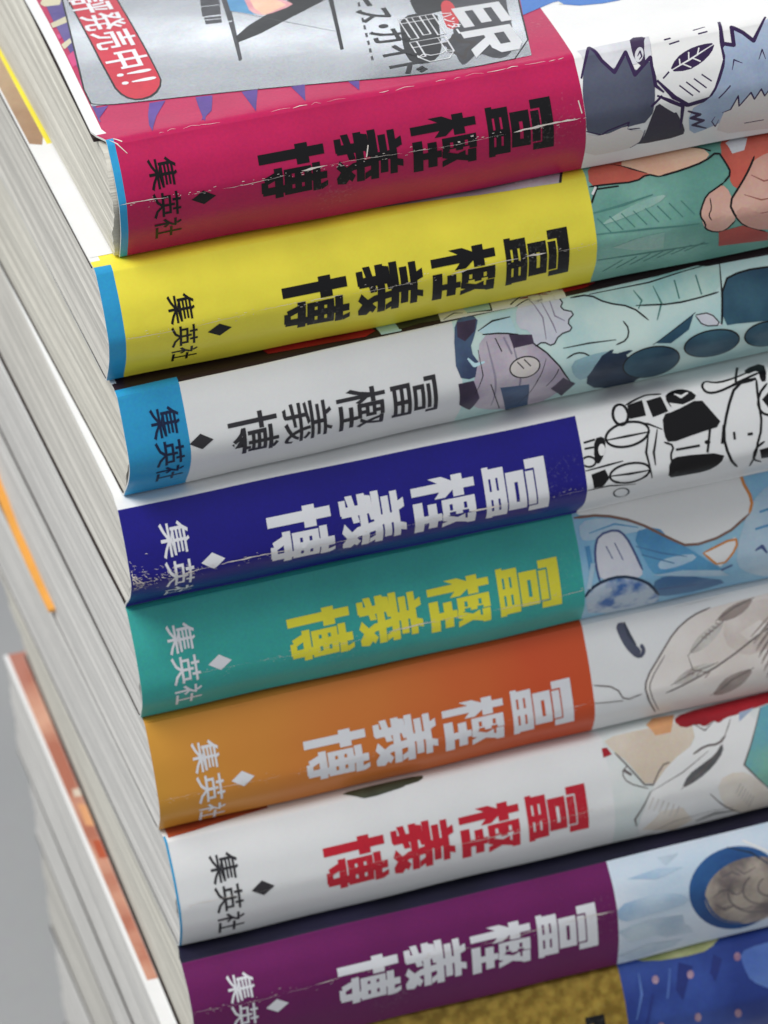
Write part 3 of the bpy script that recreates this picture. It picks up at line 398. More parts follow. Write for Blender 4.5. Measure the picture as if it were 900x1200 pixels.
# heavy poster lettering: strokes in a 100 x 100 cell (None = counter cut out of what lies before it)
HEAVY = {
 '冨': [(1, rect(0, 83, 100, 100)), (1, rect(0, 69, 15, 84)), (1, rect(85, 69, 100, 84)), (1, rect(20, 68, 80, 79.5)),
       (1, rect(16, 36, 86, 64)), (0, rect(34, 48, 69, 53.5)), (1, rect(0, 0, 100, 9)), (1, rect(4, 0, 96, 32.5)),
       (0, rect(20, 7.5, 42, 11)), (0, rect(56, 7.5, 78, 11)), (0, rect(20, 19, 42, 22.5)), (0, rect(56, 19, 78, 22.5))],
 '樫': [(1, rect(10, 0, 24, 100)), (1, rect(0, 66, 36, 82)), (1, [(11, 68), (11, 46), (0, 30), (0, 50)]), (1, [(23, 66), (35, 52), (35, 36), (23, 46)]),
       (1, rect(40, 46, 68, 98)), (0, rect(49, 57, 60, 62)), (0, rect(49, 80, 60, 85)), (0, rect(63, 56, 69, 66)), (0, rect(63, 77, 69, 87)),
       (1, rect(71, 85, 100, 97)), (1, [(86, 87), (98, 87), (80, 45), (66, 45)]), (1, [(72, 80), (83, 80), (101, 45), (88, 45)]),
       (1, rect(62, 0, 76, 43)), (1, rect(43, 23, 96, 36)), (1, rect(37, 0, 101, 14))],
 '義': [(1, [(20, 101), (35, 101), (41, 88), (27, 88)]), (1, [(65, 101), (80, 101), (73, 88), (59, 88)]), (1, rect(6, 82, 94, 92)), (1, rect(12, 67, 88, 77.5)), (1, rect(0, 52, 100, 63)), (1, rect(42, 52, 58, 90)),
       (1, rect(0, 30, 100, 41)), (1, [(3, 40), (46, 47), (46, 52), (6, 50)]), (1, rect(18, 2, 34, 46)), (1, rect(6, 0, 30, 9)), (1, [(0, 11), (46, 19), (46, 28), (0, 21)]),
       (1, [(51, 51), (66, 51), (70, 24), (80, 12), (90, 18), (101, 12), (98, 0), (84, -1), (66, 8), (55, 24)]), (1, [(84, 27), (97, 22), (60, -1), (46, 4)]), (1, [(76, 52), (90, 52), (97, 43), (83, 43)])],
 '博': [(1, rect(8, 0, 25, 100)), (1, rect(0, 58, 36, 76)), (1, rect(39, 80, 101, 91)), (1, rect(60, 36, 76, 101)), (1, [(83, 102), (94, 102), (101, 93), (89, 91)]),
       (1, rect(42, 36, 98, 77)), (0, rect(52, 47, 60, 51.5)), (0, rect(76, 47, 86, 51.5)), (0, rect(52, 62, 60, 66.5)), (0, rect(76, 62, 86, 66.5)),
       (1, rect(37, 21, 101, 32.5)), (1, rect(74, 2, 91, 37)), (1, rect(60, 0, 84, 9)), (1, [(44, 21), (58, 21), (66, 7), (52, 4)])],
}
def swell(p, d):
    """a convex polygon grown (or shrunk) by d"""
    p = ccw(p); n = len(p); out = []
    for k in range(n):
        a, b_, c = Vector(p[k-1]), Vector(p[k]), Vector(p[(k+1) % n])
        e, f = (b_-a).normalized(), (c-b_).normalized()
        n1, n2 = Vector((e.y, -e.x)), Vector((f.y, -f.x)); h = n1+n2
        if h.length < .3: out.append(tuple(b_+n1*d)); continue
        h.normalize(); out.append(tuple(b_+h*d/max(.45, h.dot(n1))))
    return out
def heavy_layers(ch, u0, s0, h, wd, m):
    return [(m if k else None, [(u0+y*h/100, s0+x*wd/100) for x, y in swell(p, .6 if k else 0.)]) for k, p in HEAVY[ch]]
def font_layers(bm, ch, u0, s0, h, wd):
    vt, ft = GLYPHS[ch]
    vs = [tuple(map(int, a.split(','))) for a in vt.split()]
    bv = [bm.verts.new((u0+y/1920*h, s0+x/2000*wd, 0)) for x, y in vs]
    for f in ft.split():
        try: bm.faces.new([bv[int(a)] for a in f.split(',')])
        except ValueError: pass
def lettering(i, name, items, mat, parent, lift):
    bm = bmesh.new()
    for ch, u0, s0, h, wd in items: font_layers(bm, ch, u0, s0, h, wd)
    return bend(i, bm, name, [mat], parent, lift)

def crease_wear(i, parent, u0, u1, ds, wmax, seed, extra=()):
    """paper showing white where the lamination has cracked along the spine's fold"""
    rnd = random.Random(seed); sN = PROF[i].snose+ds
    lay = []
    u = u0
    while u < u1:
        seg = rnd.uniform(3, 11); gap = rnd.choice([0, 0, .2, .6, 2.])
        pts = []; k = u
        while k < min(u+seg, u1):
            pts.append((k, sN+.22*math.sin(k*.23+seed)+rnd.uniform(-.05, .05))); k += rnd.uniform(.4, 1.1)
        if len(pts) > 2:
            top = []; bot = []
            ww = wmax*rnd.choice([.12, .2, .3, .5, .9])
            for n_, (a, b) in enumerate(pts):
                t = abs(math.sin(math.pi*n_/(len(pts)-1)))**.6*ww*rnd.uniform(.35, 1.)
                top.append((a, b-t*.5)); bot.append((a, b+t*.5))
            for n_ in range(len(pts)-1):
                lay.append(('scuff', [top[n_], top[n_+1], bot[n_+1], bot[n_]]))
        u += seg+gap
    for _ in range(int((u1-u0)*1.6)):             # specks beside the fold
        a = rnd.uniform(u0, u1); c = sN+rnd.gauss(0, .28); L = rnd.uniform(.05, .35)
        lay += [('scuff', q) for q in stroke([(a, c), (a+L, c+rnd.uniform(-.05, .05))], rnd.uniform(.02, .06)*(.5+wmax*2))]
    for (ua, ub, n) in extra:                     # a corner rubbed down to the paper
        for _ in range(n):
            a = ua+(ub-ua)*rnd.random()**1.9; k = 1-(a-ua)/(ub-ua)
            c = sN+rnd.gauss(-.2, .25+.85*k); L = rnd.uniform(.08, .3+.5*k); an = rnd.choice([rnd.gauss(.1, .25), rnd.gauss(.9, .3)])
            lay += [('scuff', q) for q in stroke([(a, c), (a+math.cos(an)*L*.5, c+math.sin(an)*L*.5+rnd.uniform(-.06, .06)), (a+math.cos(an)*L, c+math.sin(an)*L)], rnd.uniform(.03, .05+.16*k*rnd.random()))]
    if lay: print_on(i, 'crease_wear', lay, parent, .09)

# ------------------------------------------------------------------ the table the stack stands on
NB = len(POSE)
bm = bmesh.new()
bmesh.ops.create_cube(bm, size=1.)
for v in bm.verts: v.co = Vector((v.co.x*3.4, v.co.y*3.4+.5, v.co.z*.04-NB*T*MM-.02-.00004))
tag(finish(bm, 'table', ['table_grey'], None, False), kind='structure')

# ------------------------------------------------------------------ a paperback: page block, jacket, prints
def make_jacket(i, b, root):
    P = PROF[i]
    lab_u, lab_s, foot_u = b['lab_u'], b['lab_s'], b.get('foot_u', 0)
    rows = sorted(set([-112+P.pts[0][0], -100, -80, -60, -45, -36, -30, -26, -23, -20, -17, -14, -11, -8, -6, -4, -2.5, -1.2, 0.]+P.S+[lab_s, P.end+8, P.end+30, P.end+70, P.end+112-P.pts[-1][0]]))
    rows = [r for k, r in enumerate(rows) if k == 0 or r-rows[k-1] > .004]
    cols = sorted(set([0, .6, 1.2]+[1.5*k for k in range(1, 68)]+[102.+6*k for k in range(12)]+[176., lab_u]+([foot_u] if foot_u else [])))
    cols = [c for k, c in enumerate(cols) if k == 0 or c-cols[k-1] > .02]
    mats = [b['label'], b['cover'], b.get('foot', 'white_paper'), b['art'], 'white_paper', 'jacket_lining', 'paper_edge']
    def zone(u, s):
        if s > P.end: return 4
        if foot_u and u < foot_u and s > .5: return 2
        if s < -1.2 and u < b.get('margin', 1.2): return 4
        if s < lab_s: return 1 if u < lab_u or not b.get('cover_art_base') else 3
        return 0 if u < lab_u else 3
    bm = bmesh.new()
    th = .28
    A = [[bm.verts.new(Vector(on_jacket(i, u, s))*MM) for s in rows] for u in cols]
    B = [[bm.verts.new(Vector(on_jacket(i, u, s, -th))*MM) for s in rows] for u in cols]
    def q(vs, m):
        f = bm.faces.new(vs); f.material_index = m
    nu, ns = len(cols), len(rows)
    for a in range(nu-1):
        for c in range(ns-1):
            q([A[a][c], A[a][c+1], A[a+1][c+1], A[a+1][c]], zone((cols[a]+cols[a+1])/2, (rows[c]+rows[c+1])/2))
            q([B[a][c], B[a+1][c], B[a+1][c+1], B[a][c+1]], 5)
    for c in range(ns-1):
        q([A[0][c], B[0][c], B[0][c+1], A[0][c+1]], 6); q([A[-1][c], A[-1][c+1], B[-1][c+1], B[-1][c]], 6)
    for a in range(nu-1):
        q([A[a][0], A[a+1][0], B[a+1][0], B[a][0]], 6); q([A[a][-1], B[a][-1], B[a+1][-1], A[a+1][-1]], 6)
    bmesh.ops.recalc_face_normals(bm, faces=bm.faces[:])
    o = finish(bm, 'dust_jacket', mats, root)
    return o

def make_block(i, b, root):
    P = PROF[i]; rnd = random.Random(100+i)
    top, bot = T-.32-b.get('gap_top', 0.), .05+.32+b.get('gap_bot', -.03)
    nz = 46; zs = [bot+(top-bot)*k/nz for k in range(nz+1)]
    def yfront(z):
        zl = z-T; best = None
        for a, c in zip(P.pts, P.pts[1:]):
            if min(a[1], c[1]) <= zl <= max(a[1], c[1]) and abs(a[1]-c[1]) > 1e-9:
                t = (zl-a[1])/(c[1]-a[1]); best = a[0]+(c[0]-a[0])*t; break
        if best is None: best = P.pts[0][0] if zl > -2 else P.pts[-1][0]
        k = -zl/T
        return best+.42+b.get('gap', .8)*math.exp(-((k-b.get('gap_at', .68))/.17)**2)
    ys = [0, .03, .08, .15, .25, .4, .55, .7, .85, 1.]
    bm = bmesh.new()
    ph = [rnd.uniform(0, 6) for _ in range(6)]
    prev = 0; jit = []
    for k in range(nz+1):
        prev = prev*.6+rnd.uniform(-.035, .035); jit.append(prev)
    FT = FOOT.get(i, (0, 0, 0, 0))
    def X(z, t, k): return .16+FT[2]+(FT[3]+(FT[1]-FT[3])*(z-bot)/(top-bot))*t*111+jit[k]+.10*math.sin(z*.9+ph[0]+t*2)+.05*math.sin(z*3.1+ph[1]+t*4)
    def Zw(z, t): return z+.12*math.sin(t*5+ph[2])*math.sin(math.pi*(z-bot)/(top-bot))
    F = [[bm.verts.new(Vector((X(z, t, k), yfront(z)+(111.2+jit[k]*3-yfront(z))*t, Zw(z, t)))*MM) for t in ys] for k, z in enumerate(zs)]
    Bk = [[bm.verts.new(Vector((175.8, yfront(z)+(111.2-yfront(z))*t, z))*MM) for t in ys] for z in zs]
    n = len(ys)
    for k in range(nz):
        for t in range(n-1):
            bm.faces.new([F[k][t], F[k+1][t], F[k+1][t+1], F[k][t+1]]); bm.faces.new([Bk[k][t], Bk[k][t+1], Bk[k+1][t+1], Bk[k+1][t]])
        for t in (0, n-1): bm.faces.new([F[k][t], F[k+1][t], Bk[k+1][t], Bk[k][t]])
    for t in range(n-1):
        for k in (0, nz): bm.faces.new([F[k][t], F[k][t+1], Bk[k][t+1], Bk[k][t]])
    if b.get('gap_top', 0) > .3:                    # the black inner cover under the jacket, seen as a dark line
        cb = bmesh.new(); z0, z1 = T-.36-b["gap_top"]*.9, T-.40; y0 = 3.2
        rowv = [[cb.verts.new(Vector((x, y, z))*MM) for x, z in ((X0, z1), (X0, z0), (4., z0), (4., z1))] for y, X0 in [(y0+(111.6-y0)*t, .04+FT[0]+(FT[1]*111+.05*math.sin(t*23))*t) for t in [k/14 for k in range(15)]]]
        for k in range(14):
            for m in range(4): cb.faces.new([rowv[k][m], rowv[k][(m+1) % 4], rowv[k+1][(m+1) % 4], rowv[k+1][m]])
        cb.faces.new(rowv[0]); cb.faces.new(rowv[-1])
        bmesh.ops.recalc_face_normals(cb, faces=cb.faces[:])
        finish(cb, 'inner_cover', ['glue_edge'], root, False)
    bmesh.ops.recalc_face_normals(bm, faces=bm.faces[:])
    return finish(bm, 'page_block', [b.get('pages', 'pages_a')], root, False)

def art_layers(i, src):
    lay = []
    for m, k, p in src:
        if k == 'P': lay.append((m, chaikin(p, True, 1) if len(p) > 5 and m != 'silver' else p))
        else: lay += [(m, q) for q in stroke(chaikin(p, False, 1) if len(p) > 3 and m not in ('violet_ink', 'ink_violet', 'sketch_mid') else p, float(k[1:]))]
    return lay

# printed pictures: (ink, polygon or line of width, points in mm along and round the spine)
ART = {
 0: [
   ('pale_grey','P',[(57.88,0.29),(66.79,0.37),(66.35,3.68),(58.57,3.46)]),
   ('slate','P',[(57.51,3.9),(59.49,-0.16),(60.43,2.31),(61.59,4.14),(63.49,1.84),(63.96,4.9),(66.29,3.03),(66.21,6.55),(65.26,11.28),(62.58,11.4),(61.51,11.67),(59.16,11.88),(56.8,10.58)]),
   ('violet_ink','L0.45',[(57.47,4.11),(59.43,0.06),(60.4,2.42),(61.59,4.14),(63.47,1.94),(63.96,4.9),(66.27,3.14),(66.21,6.55),(67.12,7.55)]),
   ('violet_ink','L0.25',[(56.8,10.58),(59.16,11.88),(59.9,11.37),(62.57,10.71),(62.27,11.87),(63.99,12.07)]),
   ('pale_warm','P',[(56.81,10.99),(59.16,12.16),(62.47,11.09),(62.38,12.04),(64.65,12.56),(64.17,14.82),(62.99,15.95),(57.2,15.83)]),
   ('violet_ink','L0.2',[(64.65,12.56),(64.17,14.82),(62.97,15.73)]),
   ('ink_grey','P',[(65.26,11.0),(66.16,8.41),(68.22,9.81),(69.79,13.86),(69.64,15.58),(63.69,15.41),(64.36,14.5)]),
   ('ink_violet','P',[(64.5,-0.19),(66.51,0.25),(65.84,1.37),(65.5,4.15),(64.63,3.78),(64.15,2.19)]),
   ('pale_grey','P',[(65.5,2.76),(65.36,3.02),(65.19,3.24),(65.0,3.39),(64.82,3.46),(64.65,3.45),(64.52,3.35),(64.44,3.17),(64.42,2.94),(64.45,2.67),(64.54,2.38),(64.68,2.12),(64.85,1.9),(65.03,1.74),(65.22,1.67),(65.38,1.69),(65.51,1.78),(65.6,1.96),(65.62,2.2),(65.59,2.48)]),
   ('violet_ink','L0.2',[(64.77,2.74),(65.22,2.18),(65.28,2.84),(64.88,3.19)]),
   ('art_white','P',[(66.97,1.48),(70.93,0.78),(75.71,-0.24),(75.27,2.99),(75.21,5.1),(73.63,8.23),(72.69,9.38),(69.93,9.8),(68.29,8.39),(66.51,5.99),(66.35,3.68)]),
   ('violet_ink','L0.6',[(75.71,-0.24),(75.27,2.99),(75.21,5.1),(73.63,8.23),(72.69,9.38),(69.93,9.8),(68.29,8.39),(66.51,5.99)]),
   ('violet_ink','P',[(68.13,5.26),(69.29,3.82),(70.97,3.06),(72.75,2.74),(74.45,2.83),(73.74,3.99),(72.24,4.97),(70.41,5.56)]),
   ('art_white','L0.2',[(68.13,5.26),(70.88,4.32),(74.19,3.0)]),
   ('art_white','L0.16',[(69.6,4.8),(69.68,3.99)]),
   ('art_white','L0.16',[(70.76,4.4),(70.99,3.39)]),
   ('art_white','L0.16',[(71.92,3.98),(72.35,3.1)]),
   ('art_white','L0.16',[(69.95,4.66),(70.9,5.25)]),
   ('art_white','L0.16',[(71.24,4.17),(72.17,4.75)]),
   ('violet_ink','L0.2',[(68.13,5.26),(67.27,5.92)]),
   ('violet_ink','L0.2',[(68.38,1.43),(69.24,1.37)]),
   ('violet_ink','L0.2',[(68.86,2.01),(70.18,1.83)]),
   ('violet_ink','L0.2',[(72.2,0.79),(73.79,0.48)]),
   ('violet_ink','L0.2',[(72.64,1.45),(73.85,1.33)]),
   ('violet_ink','L0.18',[(69.1,7.08),(70.6,8.61)]),
   ('violet_ink','L0.18',[(69.99,6.82),(71.47,8.35)]),
   ('violet_ink','L0.18',[(70.99,6.59),(72.38,7.99)]),
   ('violet_ink','L0.18',[(72.0,6.26),(73.12,7.3)]),
   ('art_white','P',[(65.95,8.37),(66.78,7.69),(68.98,9.23),(69.3,10.34),(68.24,10.64)]),
   ('violet_ink','L0.5',[(66.24,7.8),(67.72,8.72),(69.29,9.79),(69.13,13.64)]),
   ('violet_ink','L0.3',[(65.35,9.02),(66.86,7.92)]),
   ('blue_grey','P',[(75.22,3.19),(76.56,3.87),(76.81,1.44),(78.03,2.2),(79.12,3.48),(81.32,0.69),(82.32,2.15),(88.29,0.0),(87.16,19.22),(80.75,14.04),(77.93,12.52),(74.8,13.62),(72.79,14.9),(70.52,15.72),(69.95,10.78),(72.69,9.38),(73.88,7.96),(75.32,5.12)]),
   ('violet_ink','L0.5',[(75.81,-0.2),(75.24,3.09),(76.63,3.56),(76.85,1.32),(78.03,2.2),(79.12,3.48),(81.32,0.69)]),
   ('violet_ink','L0.18',[(75.83,6.45),(76.25,5.28),(77.21,5.87)]),
   ('violet_ink','L0.18',[(79.27,5.83),(79.92,4.69),(80.12,5.89)]),
   ('violet_ink','L0.18',[(73.76,9.61),(75.34,8.24)]),
   ('ink_violet','L0.5',[(69.95,10.78),(71.47,11.74),(70.42,12.05),(71.96,12.95),(70.72,13.44),(72.57,14.83)]),
   ('pale_warm','P',[(74.26,12.14),(75.32,11.83),(76.23,9.83),(76.38,11.53),(77.84,9.7),(78.3,10.9),(79.13,9.48),(79.59,10.69),(80.65,9.1),(86.46,9.7),(87.26,19.22),(80.64,17.64),(73.9,17.0)]),
   ('violet_ink','L0.2',[(74.26,12.14),(75.32,11.83),(76.23,9.83),(76.38,11.53),(77.84,9.7),(78.3,10.9),(79.13,9.48),(79.59,10.69),(80.65,9.1)]),
   ('violet_ink','L0.15',[(73.43,12.55),(73.07,13.45),(73.64,14.79),(73.92,13.35)]),
   ('violet_ink','L0.2',[(77.33,15.22),(79.8,15.25)])],
 1: [
   ('coral','P',[(61.55,0.26),(64.32,-0.34),(69.55,-0.47),(69.79,2.6),(66.89,3.41),(63.39,3.05),(61.04,2.91)]),
   ('beige','P',[(64.69,0.55),(69.55,-0.47),(73.88,-0.43),(76.82,1.65),(75.72,2.71),(72.9,3.21),(69.84,3.35),(68.48,2.66)]),
   ('coral','P',[(77.8,1.63),(79.63,-1.41),(82.93,-1.49),(91.37,-0.54),(89.16,10.84),(79.72,7.22),(78.31,5.88),(78.72,4.36)]),
   ('pale_grey','P',[(78.94,0.77),(80.63,-0.45),(81.83,0.55),(80.93,2.24),(79.38,2.37)]),
   ('ink','L0.22',[(61.04,2.91),(63.39,3.05),(66.89,3.41),(68.45,2.76),(69.84,3.35)]),
   ('ink','L0.25',[(69.84,3.35),(72.93,3.11),(75.85,2.63),(77.67,1.71),(78.31,3.22),(78.76,4.69),(77.6,5.62)]),
   ('ink','L0.2',[(64.4,0.44),(66.72,1.79),(68.48,2.66)]),
   ('ink','L0.2',[(73.88,-0.43),(76.85,1.53)]),
   ('skin_art','P',[(74.06,9.0),(75.26,6.67),(77.27,5.66),(78.25,6.93),(78.72,10.39),(77.29,12.27),(75.98,12.2),(74.62,11.2)]),
   ('ink','L0.22',[(77.6,5.62),(76.65,6.08),(75.26,6.67),(74.4,8.1),(74.04,9.11),(74.72,10.38),(74.62,11.2),(75.98,12.2),(77.29,12.27),(78.52,10.77)]),
   ('ink','L0.15',[(75.62,7.16),(75.64,8.56),(75.12,9.22),(75.49,10.06)]),
   ('skin_art','P',[(77.85,8.24),(79.67,6.14),(81.44,3.84),(83.81,3.02),(90.39,2.92),(89.52,14.62),(82.31,13.77),(79.45,11.94),(78.3,9.88)]),
   ('ink','L0.28',[(82.02,3.2),(81.05,4.61),(79.65,6.24),(77.85,8.24),(78.51,10.21),(79.67,12.0),(82.57,14.08)]),
   ('coral_dark','P',[(76.42,12.33),(79.45,11.94),(82.95,14.43),(83.33,16.84),(76.76,15.53)]),
   ('pale_teal','P',[(61.54,7.63),(65.22,6.25),(68.05,5.65),(70.56,5.61),(69.2,6.51),(65.6,7.28),(62.5,7.72)]),
   ('pale_teal','P',[(62.88,11.14),(65.77,10.43),(69.47,10.31),(69.39,13.22),(65.87,12.47)]),
   ('teal_line','L0.3',[(60.8,6.11),(64.75,5.84),(68.65,5.34)]),
   ('teal_line','L0.25',[(60.52,8.72),(67.48,9.39),(73.95,10.18)]),
   ('teal_line','L0.3',[(61.05,13.06),(67.57,13.53),(75.27,14.22)]),
   ('ink','L0.25',[(60.93,4.89),(62.1,3.01)]),
   ('ink','L0.2',[(61.69,3.36),(64.69,3.51)]),
   ('art_white','L0.3',[(61.25,3.9),(61.87,3.07)]),
   ('skin_line','L0.2',[(81.11,5.36),(82.56,6.39),(84.73,6.39)]),
   ('skin_line','L0.2',[(79.89,7.57),(81.9,8.61),(84.39,8.67)]),
   ('skin_line','L0.16',[(79.22,9.27),(81.54,10.38),(83.92,10.39)]),
   ('skin_shade','P',[(78.32,9.66),(79.71,8.83),(82.09,10.8),(85.9,11.15),(89.16,10.84),(89.52,14.62),(82.31,13.77),(79.67,12.0)]),
   ('teal_line','L0.14',[(61.33,6.85),(62.77,8.85)]),
   ('teal_line','L0.14',[(62.85,6.83),(64.28,8.83)]),
   ('teal_line','L0.14',[(64.36,6.82),(65.8,8.82)]),
   ('teal_line','L0.14',[(65.89,6.81),(67.33,8.81)]),
   ('teal_line','L0.14',[(67.41,6.8),(68.85,8.8)]),
   ('teal_line','L0.14',[(68.94,6.79),(70.38,8.79)]),
   ('teal_line','L0.14',[(70.47,6.78),(71.91,8.78)]),
   ('teal_line','L0.14',[(71.99,6.76),(73.43,8.77)]),
   ('teal_line','L0.16',[(62.12,16.56),(64.38,14.05)]),
   ('teal_line','L0.16',[(63.83,16.32),(66.1,13.95)]),
   ('teal_line','L0.16',[(65.52,16.03),(67.82,13.86)]),
   ('teal_line','L0.16',[(67.2,15.71),(69.55,13.79)]),
   ('teal_line','L0.16',[(68.89,15.41),(71.28,13.75)]),
   ('teal_line','L0.16',[(70.59,15.16),(73.03,13.74)]),
   ('teal_line','L0.16',[(72.31,14.94),(74.78,13.74)])],
 2: [
   ('cover_red','P',[(50.5,0.09),(51.77,-2.17),(55.52,-1.84),(61.22,-1.73),(61.3,0.65),(54.69,0.68)]),
   ('cover_dark','P',[(61.22,-1.73),(90.44,0.05),(89.69,2.15),(67.7,1.34),(61.2,0.96)]),
   ('mint_dark','P',[(59.84,1.88),(65.39,1.64),(76.9,1.03),(76.07,5.36),(71.34,5.1),(68.05,5.04),(64.83,4.57),(61.95,3.51)]),
   ('slate_blue','P',[(42.21,2.66),(43.25,1.14),(45.64,1.52),(44.89,3.45),(43.78,5.35),(45.02,7.79),(43.73,9.16),(41.64,8.34)]),
   ('mint_light','P',[(45.24,3.31),(47.01,2.63),(49.55,2.54),(50.04,4.56),(46.68,4.37)]),
   ('ink','L0.2',[(45.24,3.31),(47.26,2.47),(49.57,2.44)]),
   ('lilac','P',[(45.34,3.97),(48.35,4.2),(50.58,5.22),(54.2,8.74),(56.27,13.19),(55.83,15.85),(54.26,19.64),(49.88,19.82),(45.56,17.27),(42.59,12.05),(44.49,7.67)]),
   ('ink','L0.2',[(45.69,3.84),(48.35,4.2),(50.62,5.01),(54.2,8.74),(56.31,13.46)]),
   ('lilac_line','L0.3',[(46.06,4.77),(46.47,9.24),(46.48,16.2)]),
   ('lilac_line','L0.3',[(49.23,5.46),(49.7,10.04),(49.33,16.62)]),
   ('lilac_line','L0.25',[(48.26,4.71),(48.97,7.03)]),
   ('plum','P',[(41.74,9.25),(43.72,9.27),(44.52,12.55),(43.64,15.78),(41.92,13.03)]),
   ('plum','P',[(42.83,1.74),(45.31,1.84),(44.82,3.22),(43.44,4.2),(42.59,3.49)]),
   ('plum','P',[(53.98,14.73),(55.25,12.08),(57.16,14.67),(56.19,19.11)]),
   ('plum','P',[(48.95,4.54),(52.01,5.21),(52.16,6.32),(49.3,6.34)]),
   ('art_white2','P',[(50.47,1.45),(52.55,0.5),(54.82,0.29),(56.52,1.92),(55.89,2.85),(57.72,3.67),(56.44,4.57),(57.12,5.69),(55.2,5.91),(54.21,7.21),(53.04,6.3),(51.98,6.72),(51.77,4.72),(50.05,3.92)]),
   ('lilac_line','L0.2',[(52.43,0.85),(53.56,3.41),(53.5,6.18)]),
   ('lilac_line','L0.2',[(54.69,0.68),(55.09,3.53),(56.24,4.42)]),
   ('lilac_line','L0.2',[(53.53,0.85),(54.68,4.5),(54.92,5.63)]),
   ('pale_warm','P',[(52.25,8.9),(52.21,9.32),(52.01,9.75),(51.64,10.09),(51.15,10.38),(50.57,10.5),(49.97,10.45),(49.39,10.22),(48.91,9.92),(48.58,9.52),(48.42,9.09),(48.46,8.67),(48.69,8.28),(49.08,7.97),(49.59,7.76),(50.18,7.67),(50.78,7.71),(51.33,7.87),(51.79,8.14),(52.1,8.49)]),
   ('ink','L0.18',[(52.25,8.9),(52.21,9.32),(52.01,9.75),(51.64,10.09),(51.15,10.38),(50.57,10.5),(49.97,10.45),(49.39,10.22),(48.91,9.92),(48.58,9.52),(48.42,9.09),(48.46,8.67),(48.69,8.28),(49.08,7.97),(49.59,7.76),(50.18,7.67),(50.78,7.71),(51.33,7.87),(51.79,8.14),(52.1,8.49),(52.25,8.9)]),
   ('ink','L0.15',[(49.47,8.13),(50.2,9.19)]),
   ('ink','L0.15',[(50.36,7.99),(51.1,9.05)]),
   ('slate_blue','P',[(47.07,11.31),(50.86,12.02),(51.83,19.64),(49.09,20.17)]),
   ('mint_light','L0.5',[(43.4,6.34),(44.1,7.37),(45.44,7.23)]),
   ('ink','L0.2',[(57.44,1.78),(59.84,1.88),(61.76,3.36),(64.85,4.46),(66.7,6.6)]),
   ('ink','L0.2',[(59.84,1.88),(67.52,2.03),(76.85,1.18)]),
   ('teal_line','L0.25',[(65.43,2.55),(66.25,4.01),(65.64,4.96)]),
   ('teal_line','L0.25',[(67.96,2.55),(68.63,4.84),(67.76,6.82)]),
   ('teal_line','L0.2',[(70.76,2.4),(70.95,4.8)]),
   ('teal_line','L0.2',[(73.54,2.36),(73.82,4.88)]),
   ('ink','L0.2',[(65.4,4.47),(70.21,5.29),(73.76,5.19),(76.01,5.03)]),
   ('ink','L0.22',[(76.9,1.03),(76.3,5.95),(75.7,9.08)]),
   ('ink','L0.18',[(63.49,6.01),(64.08,7.11),(63.65,8.44),(62.16,8.78)]),
   ('ink','L0.18',[(55.46,7.7),(58.76,7.79),(62.26,8.13)]),
   ('ink','L0.18',[(55.7,9.08),(56.98,8.59),(58.36,9.02),(59.24,10.44)]),
   ('mint_mid','P',[(56.08,9.75),(58.55,9.29),(61.86,9.38),(59.62,11.78),(57.97,14.24),(56.58,12.19)]),
   ('teal_deep','P',[(76.7,3.78),(79.51,3.1),(83.34,3.37),(89.45,3.38),(88.53,11.08),(78.43,9.45),(75.78,9.32)]),
   ('ink','L0.25',[(75.81,9.1),(76.7,3.78),(79.51,3.1),(83.34,3.37)]),
   ('teal_deep','P',[(67.15,9.71),(70.31,8.13),(72.47,6.96),(71.53,8.84),(69.11,10.16)]),
   ('ink','L0.15',[(66.81,9.87),(70.31,8.13),(72.7,6.9)]),
   ('art_white2','P',[(72.63,7.32),(74.51,7.29),(75.79,9.21),(73.41,8.8)]),
   ('ink','L0.15',[(72.65,7.22),(74.51,7.29),(75.79,9.21),(73.41,8.8),(72.63,7.32)]),
   ('navy_art','P',[(58.09,14.3),(59.59,10.01),(61.9,9.05),(61.37,9.98),(64.6,9.82),(62.9,10.65),(65.14,11.35),(67.0,19.5),(61.01,19.83)]),
   ('ink','L0.14',[(44.84,5.58),(44.98,8.89),(43.76,11.43)]),
   ('ink','L0.14',[(47.19,4.59),(47.76,6.44)]),
   ('ink','L0.14',[(53.14,8.5),(51.91,11.44),(50.36,18.7)]),
   ('ink','L0.14',[(54.61,10.26),(53.25,13.55)]),
   ('ink','L0.14',[(45.84,10.32),(47.97,18.37)]),
   ('ink','L0.16',[(50.47,1.45),(52.55,0.5),(54.82,0.29),(56.52,1.92),(55.89,2.85),(57.72,3.67),(56.44,4.57),(57.12,5.69),(55.2,5.91),(54.21,7.21),(53.04,6.3),(51.98,6.72)]),
   ('teal_deep','P',[(70.43,12.95),(70.62,14.38),(70.54,16.07),(70.15,17.66),(69.37,18.65),(68.31,18.99),(67.1,18.74),(65.84,17.9),(64.64,16.42),(63.68,14.74),(63.14,13.32),(63.02,12.11),(63.35,11.22),(64.04,10.63),(65.0,10.27),(66.11,10.12),(67.26,10.18),(68.34,10.49),(69.25,10.99),(69.96,11.78)]),
   ('ink','L0.2',[(70.43,12.95),(70.62,14.38),(70.54,16.07),(70.15,17.66),(69.37,18.65),(68.31,18.99),(67.1,18.74),(65.84,17.9),(64.64,16.42),(63.68,14.74),(63.14,13.32),(63.02,12.11),(63.35,11.22),(64.04,10.63),(65.0,10.27),(66.11,10.12),(67.26,10.18),(68.34,10.49),(69.25,10.99),(69.96,11.78),(70.43,12.95)]),
